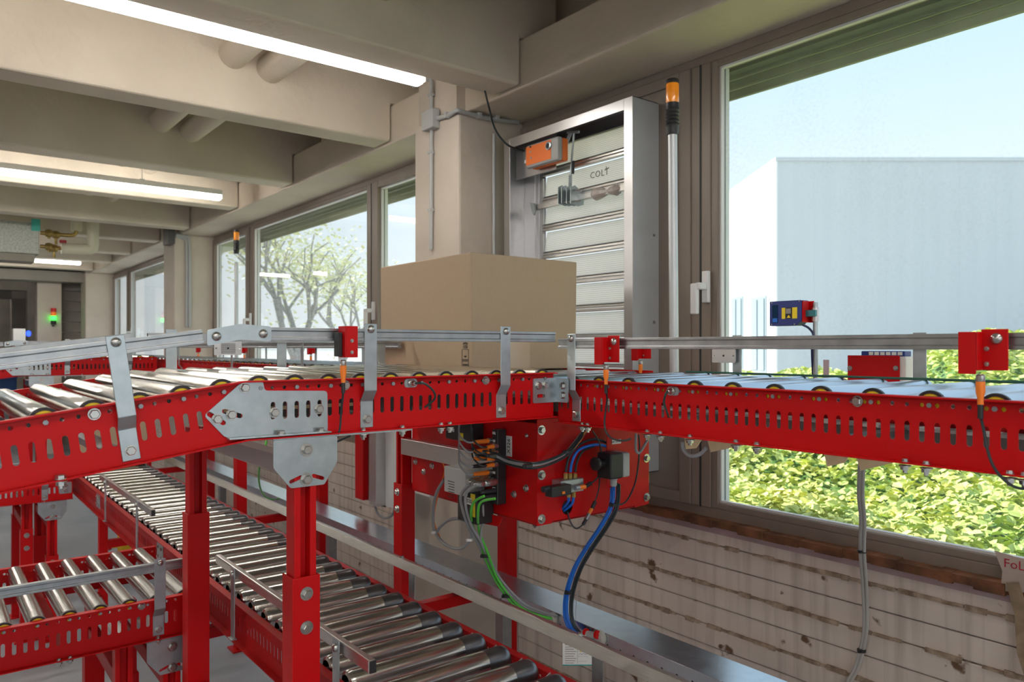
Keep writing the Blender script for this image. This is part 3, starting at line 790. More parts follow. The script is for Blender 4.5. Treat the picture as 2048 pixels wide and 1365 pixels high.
# ------------------------------------------------------------------ lower side conveyors and the lower line
ZD = C-.7315
RD = .0225
ROLL_D = rollmesh(.600, RD, ROLLC); RINGD = ringm(RD); CAPD = capm(RD); SHAFT_D = mk('shaft', MB().lathe([(.004,-.012),(.004,.618)],6,'Y'), PINM, False)
def lower_branch(label):
    T = thing('roller_conveyor', label, 'conveyor', (.1,2.7,ZD-H))
    yn, yf = 2.377, 2.99
    n = 58; x1 = .690
    emit('side_rail', rail(FY((x1-n*PT,yn,ZD)), n), RED, T, bevel=.0004)
    emit('side_rail', rail(FYb((x1,yf,ZD)), n), RED, T)
    for k in range(18):
        x = x1-.06-k*.075
        r = inst('roller', ROLL_D, T, (x,yn+.006,ZD-.0135))
        for nm, me in (('end_ring',RINGD),('end_cap',CAPD),('shaft',SHAFT_D)):
            c = D.objects.new(nm, me); COL.objects.link(c); c.parent = r
    gz = ZD+.080
    emit('guide_rail', guide(FY((x1-n*PT,yn-.005,gz)), n*PT-.01), GALV, T, bevel=.0008)
    strap(T, FY((P(320,1200,Y=yn-.02).x,yn-.0015,ZD-.052)))
    strap(T, FY((-.35,yn-.0015,ZD-.052)))
    for px in (283,): q = P(px,1215,Y=yn); bolt(T,(q.x,yn-.0015,ZD-.0155),'-Y')
    for px in (118,140,316): q = P(px,1300,Y=yn-.012); bolt(T,(q.x,yn-.012,ZD-H+.003),'+Z',BOLTS); inst('nut',NUT,T,(q.x,yn-.012,ZD-H),DIRR['-Z'])
    m = MB(FY((.655,yn-.003,ZD-.085))).add(sheet(rnd(rect(-.03,.03,0,.062),.005),[slot(0,.044,.009,.02,PI/2),slot(0,.018,.009,.02,PI/2)],.003)); ab = emit('end_bracket', m, STEEL, T)
    for z in (.044,.018): bolt(ab,(.655,yn-.0045,ZD-.085+z),'-Y')
    for x in (-.5,-.1,.3): emit('cross_member', MB().box(x,x+.03,yn+.002,yf-.002,ZD-.105,ZD-.09), RED2, T)
    return T
D1 = lower_branch('nearest lower red roller conveyor with spaced steel rollers, front left')
leg_set(D1, P(345,1330,Y=2.36).x, 2.385, 2.95, ZD-H-.045, ZD-.42)
q = P(262,1320,Y=2.45)
leg_set(D1, q.x-.02, 2.46, 2.93, ZD-H-.0, ZD-.27, plate=False)
D2 = copy_tree(D1, None, (0,2.49,0)); D2['label'] = 'second lower red roller conveyor, half hidden under the near slope'
ROLL_C = mk('roller', MB().lathe([(.020,0),(.027,.003),(.0295,.009),(.0295,.014),(.0295,.03),(.0295,.30)],32,'Y',cap=False).lathe([(.0295,.30),(.0290,.3005),(.0290,.345),(.0290,.350),(.0275,.360),(.022,.366),(.012,.367)],32,'Y',mi=1), [ROLLC, DARKM])
LC = thing('roller_conveyor', 'long lower roller conveyor with close dark-ended rollers in the foreground', 'conveyor', (.92,3,ZD-H))
XC0, XC1 = .714, 1.135
Y0c, nC = .80, 184
emit('side_rail', rail(FX((XC0+.02,Y0c+nC*PT,ZD)), nC), RED2, LC, bevel=.0004)
emit('side_rail', rail(FXb((XC1-.02,Y0c,ZD)), nC), RED2, LC, bevel=.0004)
SHAFT_C = mk('shaft', MB().lathe([(.004,-.012),(.004,.376)],6,'Y'), PINM, False)
CLIP = mk('roller_clip', MB().prism([(0,.0),(.05,.0),(.05,.022)],-.001,.001), STEEL, False)
y = Y0c+.03; k = 0
while y < Y0c+nC*PT:
    r = inst('roller', ROLL_C, LC, (XC0+.026,y,ZD-.008), (0,0,-PI/2))
    c = D.objects.new('shaft', SHAFT_C); COL.objects.link(c); c.parent = r
    if k < 26: inst('roller_clip', CLIP, LC, (XC1-.075,y+.042,ZD-.015), (PI/2,0,0))
    y += .1; k += 1
gz = ZD+.078
# short overhead guides, black end caps
def cguide(ya, yb, straps):
    m = MB().box(XC0-.004,XC0+.012,ya,yb,gz,gz+.0265); g = emit('guide_rail', m, ALUY, LC, bevel=.003)
    emit('end_plug', MB().box(XC0-.003,XC0+.011,ya-.003,ya,gz+.001,gz+.0255), BLK, g)
    for y in straps:
        emit('guide_bracket', MB().box(XC0-.012,XC0-.009,y-.015,y+.015,ZD-.09,gz+.03).box(XC0-.02,XC0-.004,y-.015,y+.015,ZD-.0935,ZD-.09), STEEL, LC, bevel=.0006)
        bolt(LC,(XC0-.012,y,gz+.013),'-X',DOME)
qa, qb = P(733,1335,X=XC0), P(425,1120,X=XC0)
zq = gz+.013
cguide(P(733,1338,Z=zq).y, P(425,1120,Z=zq).y, (P(455,1150,Z=zq).y, P(655,1300,Z=zq).y))
cguide(P(300,1028,Z=zq).y, P(195,955,Z=zq).y, (P(280,1010,Z=zq).y, P(215,965,Z=zq).y))
emit('guide_rail', MB().box(1.128,1.139,.55,5.4,C-.6275,C-.6255).box(1.125,1.128,.55,5.4,C-.6555,C-.6255), ALUY, LC, bevel=.0006)
for px in (600,828,1200):
    q = P(px, 1100, X=XC1+.01); emit('guide_bracket', MB().box(1.1365,1.139,q.y-.016,q.y+.016,ZD-.1,C-.6275), GALV, LC); bolt(LC,(1.134,q.y+.05,C-.6255),'+Z',BOLTS)
for px, py in ((352,1260),(205,990),(235,1035)):
    q = P(px,py,X=XC0+.0); 
for y in (1.7,3.1,4.35):
    m = MB().box(XC0+.016,XC0+.0185,y-.045,y+.045,ZD-.09,ZD-.02); sp = emit('splice_plate', m, STEEL, LC, bevel=.0006)
    for a in (-.025,.025):
        for z in (-.035,-.07): bolt(sp,(XC0+.016,y+a,ZD+z),'-X',BOLTS)
for y in (1.15,2.75,4.30):
    for x in (XC0+.03,XC1-.03):
        lg = emit('leg', MB().box(x-.02,x+.02,y-.02,y+.02,.008,ZD-H), RED, LC, bevel=.003)
        emit('foot_plate', MB().box(x-.05,x+.05,y-.05,y+.05,0,.008), RED, lg)
    emit('crossbar', MB().box(XC0+.05,XC1-.05,y-.018,y+.018,.60,.64), RED, LC, bevel=.002)

# ------------------------------------------------------------------ cartons
def carton(label, x0, x1, y0, y1, z0, z1, big=True):
    T = thing('cardboard_box', label, 'box', ((x0+x1)/2,(y0+y1)/2,z0))
    m = MB(); n = 6
    m.poly([(x0,y0,z0),(x1,y0,z0),(x1,y1,z0),(x0,y1,z0),(x0-.004,y0-.002,z1),(x1+.004,y0-.002,z1),(x1+.004,y1,z1),(x0-.004,y1,z1)],
           [(0,3,2,1),(4,5,6,7),(0,1,5,4),(1,2,6,5),(2,3,7,6),(3,0,4,7)])
    emit('carton', m, CARD, T, bevel=.004)
    return T
ZR = ZB+.0105
q = P(943,733,Z=ZR+.0)
CB = carton('big closed plain brown carton on the rollers at the conveyor corner', 1.365, 1.81, 1.94, 2.525, ZR, ZR+.371)
emit('tape', MB().box(1.50,1.60,1.9375,1.9385,ZR+.002,ZR+.10), TAPE, CB)
# print block in the lower corner of the long side
m = MB(); X_ = 1.364
def pr(y, z, w_, h): m.box(X_-.0016,X_-.0006,y-w_/2,y+w_/2,ZR+z-h/2,ZR+z+h/2)
yb = P(929,705,X=1.36).y
for dz, w_, h in ((.010,.036,.001),(.066,.036,.001),(.016,.026,.002),(.019,.026,.002),(.030,.030,.002),(.034,.032,.002),(.044,.010,.005)): pr(yb,dz,w_,h)
pr(yb-.018,.038,.001,.056); pr(yb+.018,.038,.001,.056)
for dz, w_ in ((.080,.022),(.075,.024),(.071,.022)): pr(yb,dz,w_,.0018)
for k in range(5): pr(yb-.010+.005*k,.087-.001*abs(k-2),.004,.004)
emit('printed_label', m, INK, CB)
carton('wide brown carton at the far end of the long lower conveyor', .745, 1.11, 5.0, 5.3, ZD+.0222, ZD+.30)
# ------------------------------------------------------------------ lights
def lamp(label, x0, x1, y, z, wires=(), group=None):
    T = thing('ceiling_lamp', label, 'lamp', ((x0+x1)/2,y,z), group)
    emit('housing', MB().box(x0,x1,y-.032,y+.032,z+.036,z+.075), LGRY, T, bevel=.004)
    emit('diffuser', MB().box(x0+.004,x1-.004,y-.026,y+.026,z,z+.036), LEDM, T, bevel=.006)
    emit('end_plate', MB().box(x1,x1+.004,y-.032,y+.032,z+.01,z+.075), WHT, T)
    for x in wires:
        emit('hanger', MB().tube([(x,y,z+.075),(x,y,z+.46)],.002,6,False).box(x-.015,x+.015,y-.02,y+.02,z+.075,z+.085), STEEL, T)
    return T
lamp('long bright LED batten beside the nearest concrete beam', -1.3, 1.70, 2.79, C+1.121)
lamp('LED batten hanging on wires below the far beams, second from the front', -1.2, 1.79, 5.8, C+1.10, (1.25,-.6))
lamp('small distant LED batten low under the farthest beams', .2, 1.72, 11.5, C+1.10, (.4,1.5))
q = P(30,512,Y=9.0)
lamp('distant LED batten beside the galvanised duct at far left', q.x-1.5, P(58,512,Y=9.0).x, 9.0, q.z)
for (x, y, wh) in ((-1.5,17,'high in the dark far hall, nearer one'),(-1.5,24,'high in the dark far hall, farther one'),(-1.3,-.3,'directly above the camera'),(-1.3,-3.2,'behind the camera beside the window wall'),(-4.6,2.79,'one length left of the nearest lit batten'),(-4.6,5.8,'one length left of the batten on wires'),
        (-4.6,-.3,'left of the camera'),(-4.6,-3.2,'far behind the camera to the left'),(-4.6,9.0,'left of the batten by the heater'),(-7.9,2.79,'by the left hall wall, level with the near column'),(-7.9,-.3,'by the left hall wall, level with the camera')):
    lamp('LED batten outside the picture, '+wh, x, x+3.0, y, C+(1.15 if y < 13 else 1.7), group='LED battens out of view')  # unseen battens, added to fill both halls with light

# ------------------------------------------------------------------ column fittings
CX = 1.992; CY = 2.934
cd_ = thing('conduit', 'grey surface conduit with a square junction box on the near concrete column', 'conduit', tuple(P(862,400,X=CX-.012)))
p = lambda x, y, X=None, Y=None: P(x, y, X=X, Y=Y)
emit('pipe', MB().tube([p(862,175,X=CX-.014),p(862,225,X=CX-.014)],.010,10,False), GRYP, cd_, smooth=True)
emit('pipe', MB().tube([p(863,255,X=CX-.014),p(862,500,X=CX-.014)],.010,10,False), GRYP, cd_, smooth=True)
emit('pipe', MB().tube([p(826,173,X=CX-.014),p(846,161,X=CX-.014),p(862,161,X=CX-.014),p(862,180,X=CX-.014)],.009,10), GRYP, cd_, smooth=True)
q = P(861,242,X=CX-.02)
emit('junction_box', MB().box(CX-.045,CX,q.y-.055,q.y+.045,q.z-.045,q.z+.05), GRYP, cd_, bevel=.005)
emit('pipe', MB().tube([p(874,238,X=CX-.014),p(900,229,X=CX-.014),Vector((CX-.016,CY-.01,P(916,224,X=CX).z)),p(932,226,Y=CY-.014),p(980,238,Y=CY-.014),p(1036,245,Y=CY-.014)],.011,10), GRYP, cd_, smooth=True)
for x_, y_ in ((863,190),(863,305),(863,420)): q = P(x_,y_,X=CX-.01); emit('clip', MB().box(CX-.026,CX,q.y-.014,q.y+.014,q.z-.008,q.z+.008), GRYP, cd_, bevel=.002)
for x_ in (896,): q = P(x_,231,X=CX-.01); emit('clip', MB().box(CX-.028,CX,q.y-.01,q.y+.01,q.z-.014,q.z+.014), GRYP, cd_, bevel=.002)
for x_ in (957,992): q = P(x_,232+.1*(x_-957),Y=CY-.01); emit('clip', MB().box(q.x-.01,q.x+.01,CY-.028,CY,q.z-.014,q.z+.014), GRYP, cd_, bevel=.002)
q = P(988,268,Y=CY-.013); emit('conduit', MB().tube([q,(q.x,q.y,C-.1)],.009,10,False), GRYP, label='thin vertical conduit on the right face of the near concrete column', cat='conduit', smooth=True)
q = P(374,480,X=2.35)
c2 = thing('conduit', 'bent conduit pair on the second concrete column at left', 'conduit', (2.2,7.86,C))
emit('pipe', MB().tube([P(352,473,Y=7.89),P(366,478,Y=7.89),P(373,495,Y=7.89),P(373,655,Y=7.89)],.014,8), GRYP, c2, smooth=True)
emit('pipe', MB().tube([P(352,470,Y=7.88),P(372,474,Y=7.88),P(379,490,Y=7.88),P(379,655,Y=7.88)],.014,8), GRYP, c2, smooth=True)
q = P(340,480,X=CX-.02); emit('clip', MB().box(CX-.06,CX,q.y-.10,q.y+.1,q.z-.05,q.z+.12), DARKM, c2)

# ------------------------------------------------------------------ smoke louvre in front of the casement
LX, LB = 2.205, 2.355; LY0, LY1 = 2.035, 2.86; LZ0, LZ1 = C-.50, C+.985
LV = thing('louvre_box', 'tall aluminium framed louvre ventilator with translucent slats by the column', 'ventilator', (LX,2.45,LZ0))
t = .003
emit('side_plate', MB().box(LX,LB,LY0,LY0+t,LZ0,LZ1), ALUS, LV)
emit('side_plate', MB().box(LX,LB,LY1-t,LY1,LZ0,LZ1), ALU, LV)
emit('top_plate', MB().box(LX,LB,LY0,LY1,LZ1-t,LZ1), ALU, LV)
emit('bottom_plate', MB().box(LX,LB,LY0,LY1,LZ0,LZ0+t), ALU, LV)
emit('front_frame', MB().box(LX-.003,LX,LY0,LY0+.047,LZ0,LZ1), ALU, LV, bevel=.001)
emit('front_frame', MB().box(LX-.003,LX,LY1-.045,LY1,LZ0,LZ1), ALU, LV, bevel=.001)
emit('front_frame', MB().box(LX-.003,LX,LY0+.047,LY1-.045,LZ1-.045,LZ1), ALU, LV, bevel=.001)
yl = 2.70
for a, c in ((yl, yl+.045),(yl+.047, yl+.075),(yl+.077, LY1-.003)): emit('inner_jamb', MB().box(LB-.03,LB-.025,a,c,LZ0+.003,LZ1-.003), ALU, LV, bevel=.001)
emit('top_flap', MB().box(LB-.03,LB-.025,LY0+.003,yl,C+.93,LZ1-.003), DARKM, LV)
PC2 = PCARB
for k in range(11):
    z1 = C+.816+.112-.129*k
    emit('slat', MB().poly([(LB-.035,LY0+.01,z1-.095),(LB-.035,yl,z1-.095),(LB-.02,yl,z1),(LB-.02,LY0+.01,z1),(LB-.027,LY0+.01,z1-.095),(LB-.027,yl,z1-.095),(LB-.012,yl,z1),(LB-.012,LY0+.01,z1)],
         [(0,1,2,3),(7,6,5,4),(0,4,5,1),(1,5,6,2),(2,6,7,3),(3,7,4,0)]), PC2, LV)
    s_ = emit('slat_rail', MB().box(LB-.045,LB-.022,LY0+.006,yl+.004,z1-.112,z1-.099), ALUY, LV, bevel=.003)
    emit('seal', MB().box(LB-.043,LB-.030,LY0+.006,yl+.004,z1-.0985,z1-.0955), SEAL, s_)
    emit('slat_rail', MB().box(LB-.05,LB-.028,LY0+.006,yl+.004,z1-.128,z1-.114), ALUY, LV, bevel=.003)
    emit('slat_end', MB().box(LB-.05,LB-.042,yl-.006,yl+.003,z1-.1,z1-.01), ALU, LV)
# actuator
pl = emit('mounting_plate', MB().box(LX+.05,LX+.053,P(1112,300,X=LX+.05).y,P(1032,300,X=LX+.05).y,P(1090,345,X=LX+.05).z,P(1090,262,X=LX+.05).z), ALU, LV, bevel=.001)
AC = thing('actuator', 'orange damper actuator with a grey housing at the top of the louvre', 'actuator', tuple(P(1088,330,X=LX)))
ya, yb_ = P(1116,300,X=LX-.02).y, P(1051,300,X=LX-.02).y
za, zb = P(1085,328,X=LX-.02).z, P(1085,281,X=LX-.02).z
emit('housing', MB().box(LX-.02,LX+.010,ya,yb_,za,zb), GRYP, AC, bevel=.010)
emit('back_shell', MB().box(LX+.010,LX+.045,ya+.003,yb_-.003,za+.002,zb-.002), ORG2, AC, bevel=.008)
emit('cover', MB().box(LX-.0215,LX-.0195,ya+.045,yb_-.005,za+.012,zb-.008), ORG2, AC, bevel=.002)
q = P(1098,292,X=LX-.02)
emit('clamp_ring', MB(FX((LX-.02,q.y,q.z))).lathe([(.018,0),(.018,.006),(.0115,.008),(.0105,.002)],20), STEEL, AC, smooth=True)
emit('spindle_hole', MB(FX((LX-.0205,q.y,q.z))).cyl(.0105,0,.003,16), BLK, AC)
for (px, py) in ((1061,294),(1061,304),(1062,316)): q = P(px,py,X=LX-.022); emit('button', MB(FX((LX-.0215,q.y,q.z))).cyl(.005,0,.002,10), GRYP if py != 294 else BLK, AC)
emit('cable_gland', MB().box(LX-.01,LX+.01,yb_,yb_+.02,za+.03,za+.045), WHT, AC)
X1 = LX+.06
lk = emit('linkage', MB().tube([P(1127,293,X=X1),P(1139,266,X=X1)],.004,6,False).tube([P(1131,296,X=X1),P(1143,266,X=X1)],.004,6,False).tube([P(1135,265,X=X1),P(1158,264,X=X1)],.006,8,False), STEEL, AC)
emit('push_rod', MB().tube([P(1148,266,X=X1),P(1141,352,X=X1)],.0045,8,False).tube([P(1141,350,X=X1),P(1140,384,X=X1+.01)],.008,6,False), STEEL, AC)
emit('rod_clip', MB().tube([P(1147,322,X=X1-.006),P(1146,348,X=X1-.006)],.006,6,False), BLK, AC)
X2 = LX+.075
bar = emit('torque_bar', MB().box(X2,X2+.022,2.085,P(1068,410,X=X2).y,P(1145,398,X=X2).z-.013,P(1145,398,X=X2).z+.013), ALUY, LV, bevel=.002)
def ypl(pts, px, mat_, nm, par, th=.004):
    y_ = P(px,395,X=X2).y
    q_ = [(P(px,395,X=X2).x+u, P(px,b__,X=X2).z) for u,b__ in pts]
    emit(nm, MB(frame((0,y_,0),(1,0,0),(0,0,1),(0,-1,0))).prism(q_,0,th), mat_, par, bevel=.001)
for px_ in (1130,1137,1147,1155):
    ypl([(-.045,410),(-.045,378),(-.02,372),(.035,385),(.035,408),(.0,413)], px_, STEEL, 'clevis_plate', AC)
emit('pivot_pin', MB().tube([P(1127,405,X=X2-.035),P(1160,402,X=X2-.035)],.004,8,False).tube([P(1127,382,X=X2-.03),P(1160,380,X=X2-.03)],.004,8,False), BOLTM, AC)
m = MB(FX((X2-.01,P(1072,412,X=X2).y,P(1072,412,X=X2).z))).prism([(-.03,.02),(.0,.012),(.012,-.03),(.0,-.045),(-.012,-.03)],-.004,.004); emit('crank_arm', m, STEEL, LV)
m = MB(); yy = P(1240,384,X=X2).y; zz = P(1145,398,X=X2).z
m.lathe([(.012,0),(.026,.03),(.012,.075),(.022,.11),(.028,.15),(.014,.17)],9,'Y',(X2+.01,yy,zz))
emit('wrapped_part', m, mat('clear_film',(.62,.56,.52),.25,trans=.35), LV)
# lettering on the second slat
def text(name, body, size, M, mt, parent, depth=.0006, spacing=1.0, label=None):
    cu = D.curves.new('tmp','FONT'); cu.body = body; cu.size = size; cu.extrude = depth; cu.align_x = 'CENTER'; cu.align_y = 'CENTER'; cu.space_character = spacing; cu.resolution_u = 2
    ob = D.objects.new('tmp', cu); COL.objects.link(ob); dg = bpy.context.evaluated_depsgraph_get()
    me = D.meshes.new_from_object(ob.evaluated_get(dg)); D.objects.remove(ob)
    return emit(name, MB(M).add(([v.co.copy() for v in me.vertices],[tuple(p_.vertices) for p_ in me.polygons])), mt, parent, label)
q = P(1199,348,X=LB-.036)
text('lettering','COLT',.040,FX((LB-.037,q.y,q.z)) ,mat('grey_print',(.16,.15,.15),.6),LV,spacing=1.15)
m = MB(FX((LB-.0375,P(1213,340,X=LB-.036).y,P(1213,340,X=LB-.036).z))).prism([(-.012,-.004),(.016,.006),(.016,.009),(.004,.006),(.0,.018),(-.002,.005)],0,.0008)
emit('lettering', m, mat('grey_print2',(.16,.15,.15),.6), LV)
emit('cable', MB().tube([P(970,183,Y=2.6),P(978,215,Y=2.75),P(990,258,X=2.05),P(1015,290,X=2.1),P(1048,302,X=LX)],.0045,8), BLKC, label='black cable hanging from the ceiling beam to the orange actuator', cat='cable', smooth=True)
for z in (C+.45,C+.1,C-.2): bolt(LV,(LB-.03,LY0,z),'-Y',BOLTS)

# ------------------------------------------------------------------ beacons
def beacon(label, x, y, z0, zt, tilt=0.0, s_=1.0):
    T = thing('signal_beacon', label, 'beacon', (x,y,z0))
    emit('pole', MB().tube([(x,y,z0),(x+tilt,y,zt-.17*s_)],.0145,20,False), ALUS, T, smooth=True)
    xx = x+tilt; o = (xx,y,zt)
    emit('collar', MB().lathe([(.017,-.175),(.020,-.165),(.020,-.150)]+[(.0195 if i%2 else .0225,-.145+.006*i) for i in range(9)]+[(.021,-.09),(.021,-.075)],20,'Z',o), BLK, T, smooth=True)
    emit('lens', MB().lathe([(.0195,-.075),(.0205,-.07),(.0205,-.018),(.0195,-.014)],20,'Z',o), AMB, T, smooth=True)
    emit('cap', MB().lathe([(.0205,-.014),(.0205,-.004),(.018,.0)],20,'Z',o), BLK, T, smooth=True)
q = P(1349,740,X=1.885); q2 = P(1337,165,X=1.885)
beacon('amber signal beacon on a slim aluminium pole before the window by the louvre', q.x, q.y, C-.21, q2.z, -.010)
q = P(473,700,X=1.885); beacon('amber signal beacon on a thin pole in the middle window bay', q.x, q.y, C-.21, P(473,461,X=1.885).z, 0, 1.4)
# stack light on the far column
q = P(107,640,Y=13.25)
ST = thing('stack_light', 'small lit green, amber and red stack light on a far dark column', 'light', tuple(q))
for i, (mm, h) in enumerate(((BLK,-.07),(mat('green_lit',(.02,1,.05),.4,emis=5),-.0),(mat('amber_dim',(.7,.15,.02),.4,emis=.4),.06),(mat('red_dim',(.4,.01,.01),.4,emis=.2),.12))):
    emit('base' if i == 0 else 'lens', MB().cyl(.036,h,h+.056,14,'Z',q), mm, ST)
emit('bracket', MB().box(q.x-.01,q.x+.01,13.25,13.36,q.z-.1,q.z-.08), BLK, ST)
q = P(57,673,Y=13); emit('signal_lamp', MB().lathe([(.015,0),(.03,.02),(.03,.06),(.015,.08)],12,'Z',q), mat('blue_lit',(.02,.06,1),.4,emis=3), label='tiny lit blue lamp far away at the left edge above the guide', cat='light')
q = P(38,673,Y=12); emit('control_cabinet', MB().box(q.x-.07,q.x+.07,q.y-.05,q.y+.1,q.z-.10,q.z+.10), WHT, label='small white cabinet far away left of the blue lamp', cat='cabinet', bevel=.01)

# ------------------------------------------------------------------ unit heater and pipework under the far beams
HX = thing('heater_unit', 'galvanised ceiling heater unit with a turquoise tag at far left', 'heater', tuple(P(30,520,Y=8.3)))
a, b_ = P(-60,435,Y=8.3), P(78,524,Y=8.3)
emit('casing', MB().box(a.x,b_.x,8.3,8.6,b_.z+.07,a.z), mat('galvanised_spangle',(.42,.44,.40),.5,.6,nscale=60,namt=.35), HX, bevel=.004)
emit('lower_grille', MB().box(a.x,b_.x-.03,8.32,8.6,b_.z,b_.z+.068), CONCD, HX)
q = P(72,450,Y=8.28); emit('tag', MB().box(q.x-.035,q.x+.035,8.28,8.299,q.z-.055,q.z+.055), mat('turquoise_tag',(.05,.42,.36),.5), HX)
PW = thing('heating_pipes', 'insulated cream pipes with brass valves beside the ceiling heater at far left', 'pipe', tuple(P(150,500,Y=8.4)))
INS = mat('pipe_insulation',(.62,.60,.46),.6)
emit('insulated_pipe', MB().tube([P(186,440,Y=8.4),P(186,488,Y=8.4),P(183,497,Y=8.4),P(172,499,Y=8.4),P(122,498,Y=8.4)],.052,14), INS, PW, smooth=True)
emit('insulated_pipe', MB().tube([P(153,440,Y=8.4),P(153,462,Y=8.4)],.05,14,False), INS, PW, smooth=True)
emit('pipe', MB().tube([P(153,460,Y=8.4),P(150,469,Y=8.4),P(135,471,Y=8.4),P(80,466,Y=8.4)],.018,10), BRASS, PW, smooth=True)
emit('pipe', MB().tube([P(122,497,Y=8.4),P(80,493,Y=8.4)],.018,10,False), BRASS, PW, smooth=True)
for (x_, y_) in ((98,467),(112,470),(98,494),(108,497)):
    q = P(x_,y_,Y=8.4); v = emit('valve', MB().lathe([(.03,-.03),(.038,-.01),(.038,.01),(.03,.03)],8,'X',q), BRASS, PW)
    emit('handle', MB().cyl(.012,-.09 if y_ in (470,497) else -.05,0,8,'Z',q), BRASS, v)
q = P(126,486,Y=8.35); emit('handwheel', MB().cyl(.03,0,.025,12,'Z',q), mat('red_knob',(.35,.02,.03),.5), PW)

# ------------------------------------------------------------------ cable duct along the wall
DX0, DX1, DZ = 1.545, 1.67, C-.816
DU = thing('cable_duct', 'long galvanised cable duct with a row of holes beside the conveyor legs', 'duct', (1.6,3,DZ-.078))
emit('lid', MB().box(DX0,DX1,-.5,9,DZ-.002,DZ), DUCT, DU, bevel=.0008)
nh = 90
m = MB(FX((DX0+.002,4.6,DZ-.078)))
L_ = .05
hseg = sheet(rect(0,L_,0,.076),[circ(.025,.045,.0038,8)],.002)
for k in range(100): m.add(hseg, Matrix.Translation((k*L_,0,0)))
emit('front_plate', m, DUCT, DU)
emit('front_plate', MB().box(DX0+.001,DX0+.003,4.6,9,DZ-.078,DZ-.002), GALV, DU)
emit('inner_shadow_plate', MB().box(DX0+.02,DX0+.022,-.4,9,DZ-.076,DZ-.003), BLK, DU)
emit('floor_plate', MB().box(DX0+.003,DX1,-.5,9,DZ-.078,DZ-.076), GALV, DU)
for y in (.9,2.1,3.5,5.2): emit('support', MB().box(DX0+.05,DX0+.09,y-.02,y+.02,0,DZ-.078), GALV, DU)
def grommet(px, py, par, hole=True):
    q = P(px,py,X=DX0); return emit('grommet', MB(FX((DX0,q.y,q.z))).lathe([(.020,0),(.020,.008),(.014,.014),(.0,.014)],20), mat('grommet_rubber',(.45,.43,.38),.6), par, smooth=True), q
g1, q1 = grommet(1107,1238,DU); g2, q2 = grommet(1203,1275,DU)

# ------------------------------------------------------------------ cables
def cable(name, label, pts, r, mt, cat='cable', ties=()):
    o = emit(name, MB().tube(pts, r, 8), mt, label=label, cat=cat, smooth=True)
    return o
def tie(par, pt, r, mt=BLK, axis='Z'):
    emit('cable_tie', MB().cyl(r, -.004, .004, 12, axis, pt).box(pt[0]-r-.004,pt[0]-r+.002,pt[1]-.003,pt[1]+.003,pt[2]-.004,pt[2]+.004), mt, par)
# blue hoses and black cables from the e-stop down to the duct
path = [(1228,965,1.62),(1225,1010,1.60),(1205,1050,1.58),(1178,1090,1.56),(1152,1135,1.54),(1136,1185,1.53),(1134,1230,1.525),(1146,1258,1.525),(1168,1270,1.525)]
def pth(dx=0, dy=0, dX=0, path=path): return [P(a+dx,b+dy,X=c+dX) for a,b,c in path]
BH = thing('hose_bundle', 'bundle of blue air hoses and black cables curving down to the duct', 'hose', tuple(P(1136,1200,X=1.53)))
emit('blue_hose', MB().tube(pth(),.0048,10), BLUC, BH, smooth=True)
emit('blue_hose', MB().tube(pth(-5,3,-.0),.0042,10), BLUC, BH, smooth=True)
emit('black_cable', MB().tube(pth(7,2,.0),.0036,8), BLKC, BH, smooth=True)
emit('black_cable', MB().tube(pth(11,4,.004),.0034,8), BLKC, BH, smooth=True)
for i in (1,5): tie(BH, P(path[i][0]+3,path[i][1],X=path[i][2]), .014)
m = MB().tube([P(1166,1268,X=1.525),P(1205,1276,X=1.54)],.011,10,False); emit('sleeve', m, GRYP, BH, smooth=True)
for x_ in (1170,1192): emit('ring', MB().tube([P(x_,1266+.18*(x_-1170),X=1.526),P(x_+4,1267+.18*(x_-1170),X=1.527)],.0125,12,False), RED, BH)
emit('valve_block', MB().box(1.515,1.54,P(1190,1277,X=1.53).y,P(1168,1277,X=1.53).y,P(1180,1278,X=1.53).z-.012,P(1180,1278,X=1.53).z+.006), mat('teal_plastic',(.02,.28,.27),.45), BH)
pathg = [(948,1005,1.27),(942,1030,1.28),(950,1065,1.34),(968,1110,1.38),(985,1150,1.42),(1010,1190,1.46),(1040,1220,1.49),(1075,1235,1.51),(1105,1240,1.54)]
GB = thing('cable_bundle', 'bundle of green and grey cables curving from the terminal block to the duct', 'cable', tuple(P(985,1150,X=1.42)))
emit('green_cable', MB().tube([P(968,993,X=1.27)]+pth(0,0,0,pathg),.0040,8), GRNC, GB, smooth=True)
emit('green_cable', MB().tube([P(990,998,X=1.27)]+[P(a+(14 if i<2 else 9 if i<4 else 6),b-(2 if i>4 else 0),X=c) for i,(a,b,c) in enumerate(pathg)],.0040,8), GRNC, GB, smooth=True)
gp_ = [(940,968,1.25),(925,985,1.25),(922,1005,1.26),(935,1050,1.30),(955,1085,1.35),(972,1125,1.40),(990,1160,1.44),(1020,1195,1.47),(1050,1218,1.50),(1105,1236,1.54)]
emit('grey_cable', MB().tube(pth(0,0,0,gp_),.0046,8), GRYC, GB, smooth=True)
emit('grey_cable', MB().tube([P(955,970,X=1.25),P(934,985,X=1.25),P(931,1010,X=1.26)]+[P(a+7,b,X=c) for a,b,c in gp_[3:]],.0044,8), GRYC, GB, smooth=True)
emit('grey_cable', MB().tube([P(966,1010,X=1.32),P(966,1040,X=1.33),P(962,1085,X=1.35)]+[P(a+10,b-3,X=c) for a,b,c in gp_[5:]],.0035,8), GRYC, GB, smooth=True)
for i in (3,5,7): tie(GB, P(pathg[i][0]+3,pathg[i][1]+2,X=pathg[i][2]), .014)
